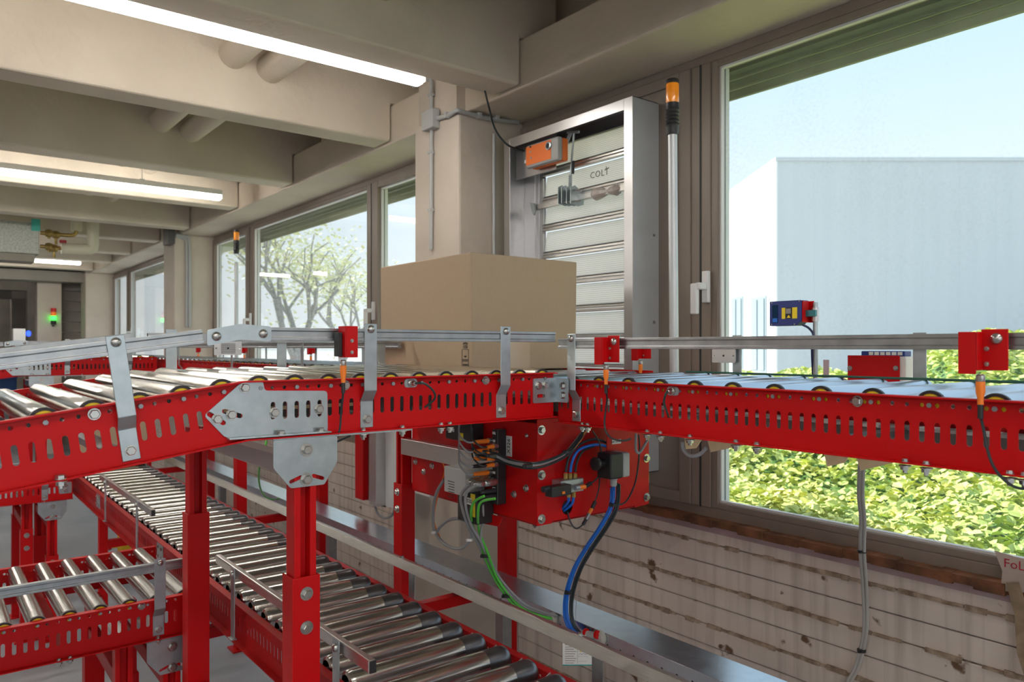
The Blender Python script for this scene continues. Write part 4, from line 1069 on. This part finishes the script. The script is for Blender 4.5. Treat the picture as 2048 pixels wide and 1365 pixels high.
# grey looped cable at the motor
lp = [(888,960,1.34),(872,990,1.34),(866,1030,1.34),(870,1065,1.34),(892,1090,1.34),(920,1098,1.34),(940,1080,1.34),(942,1055,1.34),(925,1040,1.34),(900,1040,1.34),(880,1055,1.34),(874,1066,1.335)]
LPT = thing('looped_cable', 'grey cable coiled in a loop left of the green cables', 'cable', tuple(P(905,1098,X=1.34)))
emit('grey_cable', MB().tube([P(a,b,X=c) for a,b,c in lp],.0052,8), GRYC, LPT, smooth=True)
emit('orange_cable', MB().tube([P(885,925,X=1.35),P(889,945,X=1.35),P(876,990,X=1.35),P(868,1040,X=1.35),P(880,1075,X=1.35)],.0020,6), ORG, LPT, smooth=True)
for i in (3,6): tie(LPT, P(lp[i][0],lp[i][1],X=lp[i][2]), .009, WHT)
# black cable bundle across the transfer box
BB = thing('cable_bundle', 'black and grey cables sweeping across the red transfer box to the terminal block', 'cable', tuple(P(1060,932,Y=1.60)))
bb = [P(1170,858,Y=1.585),P(1150,885,Y=1.585),P(1130,907,Y=1.585),P(1095,924,Y=1.59),P(1060,931,Y=1.59),P(1020,925,X=1.33),P(985,910,X=1.31),P(950,905,X=1.29)]
emit('grey_cable', MB().tube(bb,.0048,8), GRYC, BB, smooth=True)
emit('black_cable', MB().tube([v+Vector((0,-.004,-.008)) for v in bb],.0035,8), BLKC, BB, smooth=True)
emit('black_cable', MB().tube([v+Vector((.002,-.006,.006)) for v in bb],.0035,8), BLKC, BB, smooth=True)
emit('orange_cable', MB().tube([P(1172,862,Y=1.58),P(1158,885,Y=1.58),P(1135,912,Y=1.58)],.0025,6), ORG, BB, smooth=True)
for px, py in ((1135,904),(1056,932),(983,912)): tie(BB, P(px,py,Y=1.583), .013)
# loops of black and blue hose above the valve
VL = thing('valve', 'small black and silver solenoid valve with hose fittings on the red box', 'valve', tuple(P(1130,985,Y=1.60)))
q = P(1140,968,Y=1.60)
emit('valve_body', MB().box(P(1115,968,Y=1.60).x,P(1160,968,Y=1.60).x,1.585,1.625,P(1140,984,Y=1.60).z,P(1140,958,Y=1.60).z), STEEL, VL, bevel=.002)
emit('solenoid', MB().box(P(1097,980,Y=1.57).x,P(1136,980,Y=1.57).x,1.555,1.585,P(1120,991,Y=1.57).z,P(1120,970,Y=1.57).z), BLK, VL, bevel=.002)
emit('coil_cap', MB().cyl(.009,-.02,.0,12,'X',(P(1097,980,Y=1.57).x,1.57,P(1097,978,Y=1.57).z)), BLK, VL)
for px in (1131,1140,1150):
    q = P(px,958,Y=1.605); emit('fitting', MB().cyl(.0062,0,.016,6,'Z',q), BRASS, VL); emit('release_ring', MB().cyl(.0065,.016,.019,10,'Z',q), RED, VL)
for px in (1137,1147):
    q = P(px,984,Y=1.605); emit('fitting', MB().cyl(.0062,-.016,0,6,'Z',q), BRASS, VL)
emit('plug', MB().tube([P(1150,977,Y=1.57),P(1158,976,Y=1.57)],.007,8,False), STEEL, VL); emit('plug', MB().tube([P(1158,976,Y=1.57),P(1170,974,Y=1.57)],.0065,8,False), ORG, VL); emit('plug', MB().tube([P(1170,974,Y=1.57),P(1182,967,Y=1.57)],.006,8,False), BLK, VL)
emit('indicator', MB().box(P(1125,984,Y=1.553).x,P(1130,984,Y=1.553).x,1.552,1.556,P(1125,989,Y=1.553).z,P(1125,984,Y=1.553).z), ORG, VL)
emit('cable', MB().tube([P(1182,967,Y=1.57),P(1196,955,Y=1.57),P(1203,930,Y=1.57),P(1200,890,Y=1.57),P(1185,862,Y=1.57)],.0025,6), BLKC, VL, smooth=True)
emit('blue_hose', MB().tube([P(1140,950,Y=1.605),P(1144,925,Y=1.60),P(1155,903,Y=1.595),P(1175,893,Y=1.59),P(1200,890,Y=1.585),P(1222,897,Y=1.58)],.0042,8), BLUC, VL, smooth=True)
emit('black_hose', MB().tube([P(1131,950,Y=1.605),P(1138,915,Y=1.60),P(1160,889,Y=1.595),P(1190,879,Y=1.59),P(1222,890,Y=1.585)],.004,8), BLKC, VL, smooth=True)
emit('black_hose', MB().tube([P(1150,950,Y=1.605),P(1154,925,Y=1.60),P(1166,903,Y=1.60),P(1188,893,Y=1.60)],.0036,8), BLKC, VL, smooth=True)
emit('blue_hose', MB().tube([P(1137,992,Y=1.605),P(1136,1005,Y=1.61),P(1124,1018,Y=1.64)],.0042,8), BLUC, VL, smooth=True)
emit('blue_hose', MB().tube([P(1147,992,Y=1.605),P(1144,1008,Y=1.61),P(1128,1022,Y=1.64)],.0042,8), BLUC, VL, smooth=True)
sn = emit('sensor_cable', MB().tube([P(1135,1025,Y=1.63),P(1141,1045,Y=1.61),P(1152,1058,Y=1.60),P(1166,1050,Y=1.595)],.0022,6), BLKC, label='thin black sensor cable with an orange plug dangling under the red box', cat='cable', smooth=True)
emit('plug', MB().tube([P(1166,1050,Y=1.595),P(1172,1040,Y=1.595)],.005,8,False), BLK, sn)
emit('plug', MB().tube([P(1172,1040,Y=1.595),P(1178,1028,Y=1.595)],.006,8,False), BOLTM, sn)
emit('plug', MB().tube([P(1178,1028,Y=1.595),P(1184,1018,Y=1.595)],.005,8,False), ORG, sn)
emit('plug', MB().tube([P(1184,1018,Y=1.595),P(1190,1004,Y=1.595)],.006,8,False), BLK, sn)
emit('cable', MB().tube([P(1190,1004,Y=1.595),P(1198,975,Y=1.59),P(1200,930,Y=1.585)],.0022,6), BLKC, sn, smooth=True)
# e-stop box on its red bracket
ES = thing('switch_box', 'black and grey push-button box with a large black knob on a red bracket', 'switch', tuple(P(1228,958,X=1.60)))
Xb = 1.60
emit('bracket_plate', MB().box(P(1213,900,Y=1.575).x,P(1252,900,Y=1.575).x,1.573,1.576,P(1232,974,Y=1.575).z,ZB-H), RED, ES, bevel=.001)
x0b = P(1204,930,Y=1.55).x
emit('front_cover', MB().box(x0b,x0b+.052,1.515,1.572,P(1225,956,Y=1.54).z,P(1225,905,Y=1.54).z), BLK, ES, bevel=.005)
emit('rear_housing', MB().box(x0b+.052,x0b+.080,1.515,1.572,P(1225,955,Y=1.54).z,P(1225,906,Y=1.54).z), GRYP, ES, bevel=.005)
q = Vector((x0b,1.543,P(1190,929,Y=1.54).z))
emit('push_button', MB().lathe([(.0155,-.038),(.019,-.036),(.0195,-.030),(.015,-.020),(.011,-.016),(.011,0)],24,'X',q), BLK, ES, smooth=True)
emit('cable_gland', MB().lathe([(.008,-.026),(.010,-.022),(.010,-.008),(.012,-.006),(.012,0)],12,'Z',(x0b+.04,1.543,P(1225,956,Y=1.54).z)), GRYP, ES, smooth=True)
q = P(1233,884,Y=1.5725); lb = emit('label', MB().box(q.x-.019,q.x+.019,1.5718,1.573,q.z-.0065,q.z+.0065), PAPER, ES)
text('lettering','RESET TRANSFER',.0062,FY((q.x,1.5715,q.z)),INK,lb,.0002)
emit('cable', label='thin dark cable looping below the right conveyor rail beside the push-button box', cat='cable', mb=MB().tube([P(1277,870,Y=1.57),P(1279,900,Y=1.57),P(1272,960,Y=1.57),P(1255,1000,Y=1.57),P(1238,1010,Y=1.57),P(1230,1000,Y=1.58)],.0026,6), mats=BLKC, smooth=True)
emit('cable', label='grey cable hooked under the right rail near the red corner box', cat='cable', mb=MB().tube([P(1272,868,Y=1.5),P(1272,900,Y=1.5),P(1280,905,Y=1.5),P(1298,875,Y=1.5)],.004,8), mats=GRYC, smooth=True)

# terminal block on the box side
TB = thing('terminal_block', 'black terminal block with orange round plugs on the side of the red box', 'terminal', tuple(P(1000,1010,X=1.35)))
XT = 1.335
y0t, y1t = P(1013,940,X=1.369).y, P(984,940,X=XT).y
emit('module', MB().box(XT,1.369,y0t,y1t,P(1005,1014,X=XT).z,P(1005,862,X=XT).z), BLK, TB, bevel=.003)
zt0, zt1 = P(1005,1014,X=XT).z, P(1005,862,X=XT).z
for i in range(9):
    z = zt1-.01-(zt1-zt0-.02)*i/8.6
    emit('marker', MB().box(XT-.0008,XT,y1t-.016,y1t-.003,z-.004,z+.003), PAPER, TB)
CW = Vector((-1,.05,0))
for i, (px, py, mm) in enumerate(((968,882,ORG),(990,895,ORG),(960,899,ORG),(985,907,ORG),(962,914,ORG),(988,919,ORG),(965,929,BLK),(990,932,ORG),(958,943,ORG))):
    z = P(px,py,X=XT-.02).z; y = (y0t+y1t)/2+(.014 if px < 980 else -.012)
    L_ = .055 if px < 980 else .026
    pg = emit('connector', MB().lathe([(.0052,-L_-.012),(.0060,-L_),(.0070,-L_*.5),(.0070,-.012)],10,'X',(XT,y,z)), mm, TB, smooth=True)
    emit('coupling_nut', MB().lathe([(.0082,-.014),(.0085,-.012),(.0085,-.002),(.0075,0)],12,'X',(XT,y,z)), BOLTM, pg)
    emit('cable', MB().tube([(XT-L_-.010,y,z),(XT-L_-.03,y+.005,z+.002),(XT-L_-.04,y+.03,z+.02+.004*(i%3)),(XT-L_-.02,y+.06,z+.05)],.0026,6), BLKC if i % 2 else GRYC, pg, smooth=True)
for dz in (0,.0):
    pass
z = P(965,962,X=XT-.03).z
for dy in (.012,-.010):
    pg = emit('power_plug', MB().lathe([(.008,-.085),(.0115,-.08),(.0125,-.05),(.0105,-.045),(.0125,-.04),(.0135,-.004),(.011,0)],14,'X',(XT,(y0t+y1t)/2+dy+.004,z+dy*.2)), BOLTM, TB, smooth=True)
for px, py in ((985,985),(990,997)):
    z = P(px,py,X=XT-.02).z
    emit('bus_plug', MB().lathe([(.005,-.05),(.0065,-.045),(.0075,-.01),(.008,0)],10,'X',(XT,(y0t+y1t)/2,z)), BLK, TB, smooth=True)
q = P(1018,893,X=1.3695); lb = emit('label', MB().box(1.3688,1.3699,q.y-.014,q.y+.014,q.z-.030,q.z+.030), PAPER, TU)
text('lettering','X326',.020,FX((1.3685,q.y,q.z)) @ Matrix.Rotation(PI/2,4,'Z'),INK,lb,.0002)
# upper module, controller box, motor
q = P(930,862,X=1.34); um = emit('junction_module', MB().box(1.32,1.368,q.y-.06,q.y+.08,q.z-.03,q.z+.035), BLK, label='black cable module with a yellow sticker tucked under the rail by the corner', cat='module', bevel=.003)
emit('sticker', MB().box(1.3190,1.32,q.y-.02,q.y+.005,q.z-.028,q.z-.005), YEL, um)
emit('sticker', MB().box(1.3190,1.32,q.y+.03,q.y+.045,q.z-.005,q.z+.005), PAPER, um)
CBX = thing('controller_box', 'pale grey rectangular controller box with printed data hanging on the red box', 'box', tuple(P(915,1000,X=1.31)))
a, b_ = P(888,932,X=1.29), P(930,992,X=1.29)
emit('housing', MB().box(1.29,1.365,b_.y,a.y,b_.z-.004,a.z), LGRY, CBX, bevel=.003)
m = MB()
for i in range(7): m.box(1.2892,1.29,a.y-.058,a.y-.022-.003*(i%3),a.z-.045-.008*i,a.z-.043-.008*i)
for i in range(4):
    for j in range(4):
        pass
emit('print', m, INK, CBX)
q = P(926,1010,X=1.31)
emit('motor', MB().box(1.30,1.365,P(958,1030,X=1.31).y,P(920,1030,X=1.31).y,P(940,1045,X=1.31).z,P(940,985,X=1.31).z), BLK, CBX, bevel=.004)
emit('warning_sticker', MB().box(1.2990,1.30,P(956,1030,X=1.31).y,P(947,1030,X=1.31).y,P(940,1030,X=1.31).z,P(940,985,X=1.31).z), YEL, CBX)
q = P(938,1003,X=1.297); lb = emit('label', MB().box(1.2965,1.298,q.y-.014,q.y+.022,q.z-.010,q.z+.010), PAPER, CBX)
text('lettering','M520',.0165,FX((1.2962,q.y+.003,q.z)),INK,lb,.0002)
# galvanised cable tray and pale trunking behind the leg
q0, q1_ = P(728,1010,X=1.80), P(800,1010,X=1.80)
TK = thing('trunking', 'beige aluminium trunking hanging under the near conveyor with a cable loop', 'trunking', (1.8,3,C-.55))
emit('profile', MB().box(1.79,1.83,P(738,1000,X=1.79).y,P(725,1000,X=1.79).y,P(730,1000,X=1.79).z,C-.206), FRAMEW, TK, bevel=.002)
emit('profile', MB().box(1.75,1.80,P(752,1014,X=1.75).y,P(738,1014,X=1.75).y,P(745,1012,X=1.75).z,C-.206), ALU, TK, bevel=.002)
emit('profile', MB().box(1.80,1.85,P(795,1020,X=1.8).y,P(770,1020,X=1.80).y,P(780,1016,X=1.8).z,C-.206), FRAMEW, TK, bevel=.002)
emit('web', MB().box(1.80,1.805,P(770,1014,X=1.8).y,P(752,1014,X=1.8).y,P(760,1012,X=1.8).z,C-.206), DARKM, TK)
emit('cable_loop', MB().tube([P(748,1005,X=1.78),P(755,1028,X=1.78),P(770,1037,X=1.78),P(785,1030,X=1.78),P(790,1010,X=1.78)],.006,8), GRYC, TK, smooth=True)
emit('red_upright', MB().box(1.74,1.77,P(726,990,X=1.74).y,P(710,990,X=1.74).y,P(718,999,X=1.74).z,C-.206), RED, TK, bevel=.002)
q = P(870,1000,X=1.9); emit('drip_tray', MB().box(1.50,1.82,2.40,2.60,C-.56,C-.42), LGRY, label='pale blue-grey sheet box low behind the red support leg', cat='box', bevel=.003)

# ------------------------------------------------------------------ photoelectric sensors, reflectors
def sensor(label, M, body_side=1, cab=None, wide=False):
    """red angle bracket with a black sensor, plug and cable; u along rail, v up, w outwards"""
    T = thing('photo_sensor', label, 'sensor', tuple(M @ Vector((0,-.075,0))))
    if wide:
        emit('bracket', MB(M).box(-.034,-.031,-.052,.015,.0,.030).box(-.034,-.008,-.052,.015,.030,.033).box(-.008,.030,-.046,.019,.010,.0125).box(-.008,-.0055,-.046,.015,.010,.033), RED, T, bevel=.0012)
        bolt2 = (.012,.004)
    else:
        emit('bracket', MB(M).box(-.015,-.012,-.047,.019,.0,.034).box(-.012,.014,-.047,.019,.031,.034), RED, T, bevel=.0012)
    emit('sensor_body', MB(M).box(-.026 if not wide else -.030,-.0155 if not wide else -.018,-.045,.006,.002,.022), BLK, T, bevel=.0015)
    c = M @ Vector((-.012 if not wide else -.006,0,.018 if not wide else .020))
    emit('coupling_nut', MB().lathe([(.0042,-.052),(.0065,-.054),(.0068,-.062),(.006,-.064)],12,'Z',c), BOLTM, T, smooth=True)
    emit('connector', MB().lathe([(.0068,-.064),(.0068,-.080),(.0045,-.090),(.0045,-.100)],12,'Z',c), ORG, T, smooth=True)
    emit('strain_relief', MB().lathe([(.0042,-.100),(.0042,-.122)],10,'Z',c), BLK, T, smooth=True)
    pts = [c+Vector((0,0,-.120))]+[Vector(v) for v in (cab or [])]
    if len(pts) < 2: pts.append(pts[0]+Vector((0,0,-.08)))
    emit('cable', MB().tube(pts,.0024,8), BLKC, T, smooth=True)
    if wide: 
        q = M @ Vector((.014,.004,.0125)); o = bolt(T, q, '-X', DOME)
    for v in (-.012,-.036):
        o = D.objects.new('screw', BOLTS); COL.objects.link(o); o.parent = T
        mm = M @ Matrix.Translation((-.0 if wide else 0,v,.0125 if wide else .034)); l, r, s_ = mm.decompose(); o.location = l-wl(T); o.rotation_mode = 'QUATERNION'; o.rotation_quaternion = r; o.scale = (.6,.6,.6)
    return T
xg = P(693,690,Y=YN-.03).x
sensor('red-bracketed light sensor on the near guide beside the carton, orange plug below', FY((xg,YN-.0215,C+.0255)), cab=[P(682,830,Y=1.485),P(679,862,Y=1.49),P(668,885,Y=1.50),P(700,872,Y=1.52)])
q = P(1222,690,X=XN-.03); zc = ZB+.0797+.0135
sensor('red-bracketed light sensor on the right guide just beside the carton', FX((XN-.021,q.y,zc)), wide=True, cab=[P(1214,800,X=1.335),P(1209,850,X=1.335),P(1220,875,X=1.335),P(1245,882,X=1.335),P(1262,878,X=1.35)])
q = P(1975,690,X=XN-.03)
sensor('red-bracketed light sensor at the right end of the guide before the window', FX((XN-.021,q.y,zc)), wide=True, cab=[P(1965,850,X=1.33),P(1985,930,X=1.33),P(2030,975,X=1.34),P(2090,975,X=1.34)])
def rsensor(label, px):
    q = P(px, 712, X=XF+.03); M = FX((XF+.012,q.y,zc))
    return sensor(label, M, wide=True, cab=[])
rsensor('red sensor bracket under the guide between the louvre and its beacon pole', 1300)
rsensor('small red sensor bracket behind the link plate on the window side guide', 635)
rsensor('tiny red sensor bracket far along the window side guide at left', 407)
rsensor('red sensor bracket half hidden behind a grey strap on the far guide', 500)
def reflector(label, M, perf):
    T = thing('reflector', label, 'reflector', tuple(M @ Vector((0,-.02,0))))
    emit('plate', MB(M).add(sheet(rnd(rect(-.040,.040,-.020,.020),.004),[circ(-.034,0,.003,8),circ(.034,0,.003,8)],.004)), ALU, T)
    if perf:
        m = MB(M)
        for i in range(14):
            for j in range(11): m.box(-.020+i*.0030,-.0180+i*.0030,-.0155+j*.0028,-.0140+j*.0028,.002,.0026)
        emit('grid', m, INK, T, kind='stuff')
    for u in (-.034,.034): emit('rivet', MB(M).lathe([(.003,.002),(.0025,.0035)],8), DARKM, T)
q = P(445,697,Y=2.32)
reflector('perforated metal reflector plate under the left guide near the second window', FY((q.x,2.27,q.z)), True)
q = P(1452,712,X=XF+.02); reflector('plain metal reflector plate hanging under the right guide before the window frame', FX((XF+.01,q.y,q.z)), False)
# inductive sensors screwed in the rails
def prox(label, M, pts):
    T = thing('proximity_sensor', label, 'sensor', tuple(M @ Vector((0,-.01,0))))
    emit('washer_plate', MB(M).add(sheet(rnd(rect(-.017,.017,-.010,.010),.0095),[],.002)), STEEL, T)
    emit('nut', MB(M).lathe([(.0095,.001),(.0095,.006),(.008,.007)],6), BOLTM, T)
    emit('barrel', MB(M).lathe([(.0055,.007),(.0055,.018),(.004,.020)],12), BOLTM, T, smooth=True)
    emit('cable', MB().tube([M @ Vector((0,0,.018))]+pts,.0026,8), mat('dark_green_cable',(.015,.05,.045),.45), T, smooth=True)
q = P(822,765,Y=YN-.004); prox('round proximity sensor screwed in the near left rail, dark cable curling down', FY((q.x,YN-.0025,ZA-.0155)), [P(850,768,Y=1.47),P(868,785,Y=1.475),P(868,800,Y=1.485),P(846,817,Y=1.512)])
q = P(1345,786,X=XN-.004); prox('round proximity sensor screwed in the right rail with a short dark cable', FX((XN-.0025,q.y,ZB-.0165)), [P(1331,790,X=1.33),P(1328,805,X=1.335),P(1334,825,X=1.345),P(1338,836,X=1.362)])

# ------------------------------------------------------------------ scanner on its post, red reader box
xs = 1.90; q = P(1631,750,X=xs)
SCN = thing('barcode_scanner', 'blue scanner with yellow warning stickers on a metal post before the window', 'scanner', (q.x,q.y,C-.21))
emit('post', MB().cyl(.0065,C-.21,P(1631,605,X=xs).z,14,'Z',(q.x,q.y,0)), STEEL, SCN, smooth=True)
emit('clamp', MB().cyl(.0095,P(1631,643,X=xs).z,P(1631,616,X=xs).z,14,'Z',(q.x,q.y,0)), ALU, SCN, smooth=True)
z0, z1 = P(1580,652,X=xs-.02).z, P(1580,602,X=xs-.02).z
ya, yb_ = P(1607,625,X=xs-.02).y, P(1544,625,X=xs-.02).y
Ms = FX((xs-.02,yb_,z0)); Wd = yb_-ya; Ht = z1-z0
emit('housing', MB(Ms).prism(rnd([(0,0),(Wd*.86,0),(Wd,Ht*.2),(Wd,Ht),(0,Ht)],.003),-.025,.012), BLUE, SCN, bevel=.001)
emit('window', MB(Ms).box(Wd*.10,Wd*.27,Ht*.12,Ht*.85,.012,.0135), mat('dark_glass',(.01,.04,.10),.1), SCN)
emit('sticker', MB(Ms).box(Wd*.11,Wd*.26,Ht*.15,Ht*.31,.0135,.014), BLUC, SCN)
emit('sticker', MB(Ms).box(Wd*.40,Wd*.51,Ht*.28,Ht*.72,.012,.0128), YEL, SCN); emit('sticker', MB(Ms).box(Wd*.73,Wd*.88,Ht*.28,Ht*.72,.012,.0128), YEL, SCN)
emit('sticker', MB(Ms).box(Wd*.52,Wd*.72,Ht*.28,Ht*.72,.012,.0126), INK, SCN)
emit('warning_sign', MB(Ms).prism([(Wd*.56,Ht*.31),(Wd*.68,Ht*.31),(Wd*.62,Ht*.43)],.0126,.013), YEL, SCN)
m = MB(Ms)
for i in range(4): m.box(Wd*(.54+.04*i),Wd*(.555+.04*i),Ht*.48,Ht*.68,.0126,.0129)
emit('print', m, PAPER, SCN)
emit('bracket', MB(Ms).box(Wd*1.0,Wd*1.03,Ht*.12,Ht*.97,-.03,.008).box(Wd*1.0,Wd*1.15,Ht*.12,Ht*.97,-.03,-.027), RED, SCN, bevel=.001)
emit('arm', MB(Ms).box(Wd*1.03,Wd*1.32,Ht*.35,Ht*.6,-.02,-.005), mat('teal_steel',(.05,.22,.26),.4,.5), SCN)
for u, v in ((.08,.06),(.08,.94),(.80,.05),(.95,.95)): emit('screw', MB(Ms).cyl(.002,.012,.0135,8,'Z',(Wd*u,Ht*v,0)), BOLTM, SCN)
emit('cable', MB().tube([P(1605,650,X=xs-.02),P(1618,657,X=xs-.01),P(1627,672,X=xs-.01),P(1624,700,X=xs-.01),P(1626,750,X=xs)],.003,8), mat('navy_cable',(.01,.02,.09),.4), SCN, smooth=True)
RB = thing('reader_box', 'red reader cover plate with a white and blue top strip in front of the window', 'box', tuple(P(1755,757,X=1.93)))
a, b_ = P(1695,711,X=1.90), P(1799,760,X=1.90)
emit('cover_plate', MB().box(1.90,1.903,b_.y,a.y,b_.z-.02,a.z), RED, RB, bevel=.001)
for px in (1700,1792): q = P(px,737,X=1.90); bolt(RB,(1.90,q.y,q.z),'-X',BOLTS)
c = P(1813,711,X=1.90).y
emit('housing', MB().box(1.903,1.96,b_.y-.014,a.y-.01,b_.z-.02,a.z-.002), WHT, RB, bevel=.002)
emit('blue_strip', MB().box(1.915,1.95,b_.y-.006,P(1728,705,X=1.93).y,a.z-.002,a.z+.011), BLUE, RB, bevel=.002)
for i in range(6):
    y = P(1738,705,X=1.915).y-.0145*i; emit('led_window', MB().box(1.9135,1.915,y-.011,y,a.z+.001,a.z+.009), WHT, RB)
q = P(1652,735,X=1.93); emit('paper_strip', MB().box(1.93,1.932,q.y-.008,q.y+.008,ZB,q.z+.02), mat('pink_paper',(.62,.50,.55),.8), label='narrow pinkish paper strip standing left of the red reader cover', cat='paper')
# cables down the wall at right
CR = thing('wall_cable', 'pair of grey cables hanging down the old wall below the right window', 'cable', tuple(P(1722,1250,X=2.2)))
for d in (0,7):
    emit('grey_cable', MB().tube([P(1720+d,930,X=1.85),P(1718+d,990,X=1.95),P(1722+d,1040,X=2.05),P(1721+d,1105,X=2.15),P(1726+d,1180,X=2.25),P(1728+d*.8,1260,X=2.3),P(1712+d,1330,X=2.32),P(1695+d,1365,X=2.32),P(1690+d,1395,X=2.32)],.0052,8), mat('pale_grey_cable',(.50,.49,.46),.5), CR, smooth=True)
tie(CR, P(1724,1103,X=2.15), .012); tie(CR, P(1723,1302,X=2.31), .013)
emit('cable', label='dark grey cable loop hooked under the right rail near the yellow ear', cat='cable', mb=MB().tube([P(1365,885,X=1.4),P(1367,900,X=1.4),P(1380,912,X=1.4),P(1398,910,X=1.4),P(1412,897,X=1.4)],.0045,8), mats=GRYC, smooth=True)
# inspection card hanging from the duct
rt_ = Vector((CS,-SN,0)); qc = P(1155,1332,X=1.50)
Mc = frame(qc, rt_, (0,0,1), Vector((-SN,-CS,0)))
IC = thing('inspection_card', 'white printed inspection card hanging below the duct by the blue hoses', 'card', tuple(qc))
cw, ch = .086, .088
emit('card', MB(Mc).box(-cw/2,cw/2,0,ch,0,.0006), PAPER, IC)
m = MB(Mc)
for i in range(11): m.box(-cw*.42,-cw*(.42-.3-.04*(i%3)),ch*(.08+.075*i),ch*(.092+.075*i),.0006,.0009)
for i in range(4): m.box(cw*.0,cw*(.30+.05*(i%2)),ch*(.14+.16*i),ch*(.143+.16*i),.0006,.0009)
m.box(-.0003,.0003,ch*.06,ch*.9,.0006,.0008)
emit('print', m, INK, IC)
emit('handwriting', MB(Mc).tube([(.004,ch*.36,.001),(.009,ch*.40,.001),(.012,ch*.36,.001),(.018,ch*.40,.001),(.022,ch*.365,.001),(.030,ch*.39,.001),(.034,ch*.37,.001)],.0004,4), mat('blue_ink',(.05,.08,.3),.6), IC)
emit('teal_edge', MB(Mc).box(-cw/2,cw/2,0,.003,.0006,.0009), mat('teal_print',(.02,.35,.33),.6), IC)
emit('sticker', MB(Mc).box(cw*.08,cw*.28,ch*.52,ch*.57,.0006,.001), mat('red_print',(.6,.05,.05),.6), IC)
emit('sticker', MB(Mc).box(cw*.08,cw*.28,ch*.45,ch*.52,.0006,.001), YEL, IC)
emit('tie_tail', MB().tube([P(1151,1240,X=1.52),P(1153,1200,X=1.52),P(1158,1182,X=1.52)],.0010,5), GRYC, BH)
# torn paper with red letters
q = P(2020,1125,X=2.335)
TP = thing('torn_paper', 'torn peeling paper with red handwriting on the wall at the right edge', 'paper', tuple(P(2020,1180,X=2.335)))
m = MB(FX((2.325,P(1990,1110,X=2.33).y,P(1990,1110,X=2.33).z)))
m.add(sheet([(0,.012),(.05,.006),(.16,0),(.20,-.004),(.20,-.08),(.13,-.085),(.10,-.11),(.07,-.085),(.015,-.095),(.02,-.04)],[],.0012)); emit('sheet', m, mat('aged_paper',(.55,.46,.40),.85,nscale=12,namt=.25), TP)
m = MB(FX((2.318,P(2016,1165,X=2.33).y,P(2016,1165,X=2.33).z)))
m.add(sheet([(0,0),(.03,.01),(.05,-.06),(.045,-.14),(.07,-.22),(.05,-.26),(.025,-.18),(.02,-.08)],[],.003)); emit('peeled_flap', m, mat('torn_wood_brown',(.42,.31,.20),.9,nscale=20,namt=.5), TP)
text('lettering','FoL',.034,FX((2.3235,P(2030,1128,X=2.33).y,P(2030,1130,X=2.33).z)),mat('red_marker',(.45,.03,.05),.7),TP,.0003)
# yellow-green cable loops at the left duct
emit('earth_cable', label='green and white earth cable dropping behind the nearest support leg', cat='cable', mb=MB().tube([P(533,882,X=1.0),P(528,905,X=1.0),P(518,940,X=1.1),P(520,975,X=1.3),P(532,995,X=1.45),P(548,1000,X=1.54)],.0042,8), mats=GRNC, smooth=True)
# red and yellow emergency stop under the long lower line
EM = thing('emergency_stop', 'yellow emergency stop box with a red mushroom button under the lower line', 'switch', tuple(P(245,1110,X=.84)))
q = P(238,1088,X=.84)
emit('housing', MB().box(q.x-.0,q.x+.05,q.y-.05,q.y+.05,q.z-.05,q.z+.055), YEL, EM, bevel=.008)
emit('collar', MB().cyl(.020,-.035,0,16,'X',(q.x,q.y,q.z)), YEL, EM, smooth=True)
emit('mushroom_button', MB().lathe([(.014,-.034),(.026,-.038),(.028,-.050),(.018,-.058)],18,'X',(q.x,q.y,q.z)), mat('red_button',(.65,.01,.01),.35), EM, smooth=True)
# blue tote standing under the farther side conveyor
q = P(15,762,Y=6.4)
BT = thing('blue_crate', 'dark blue plastic crate under the farther side conveyor at left edge', 'crate', (q.x,6.5,q.z-.2))
emit('shell', MB().box(q.x-.5,P(34,760,Y=6.4).x,6.4,6.8,P(20,782,Y=6.4).z,P(20,753,Y=6.4).z), mat('blue_crate',(.01,.06,.22),.45), BT, bevel=.01)
emit('rim', MB().box(q.x-.51,P(35,760,Y=6.4).x,6.39,6.81,P(20,757,Y=6.4).z,P(20,753,Y=6.4).z), mat('blue_crate_rim',(.01,.05,.19),.45), BT)
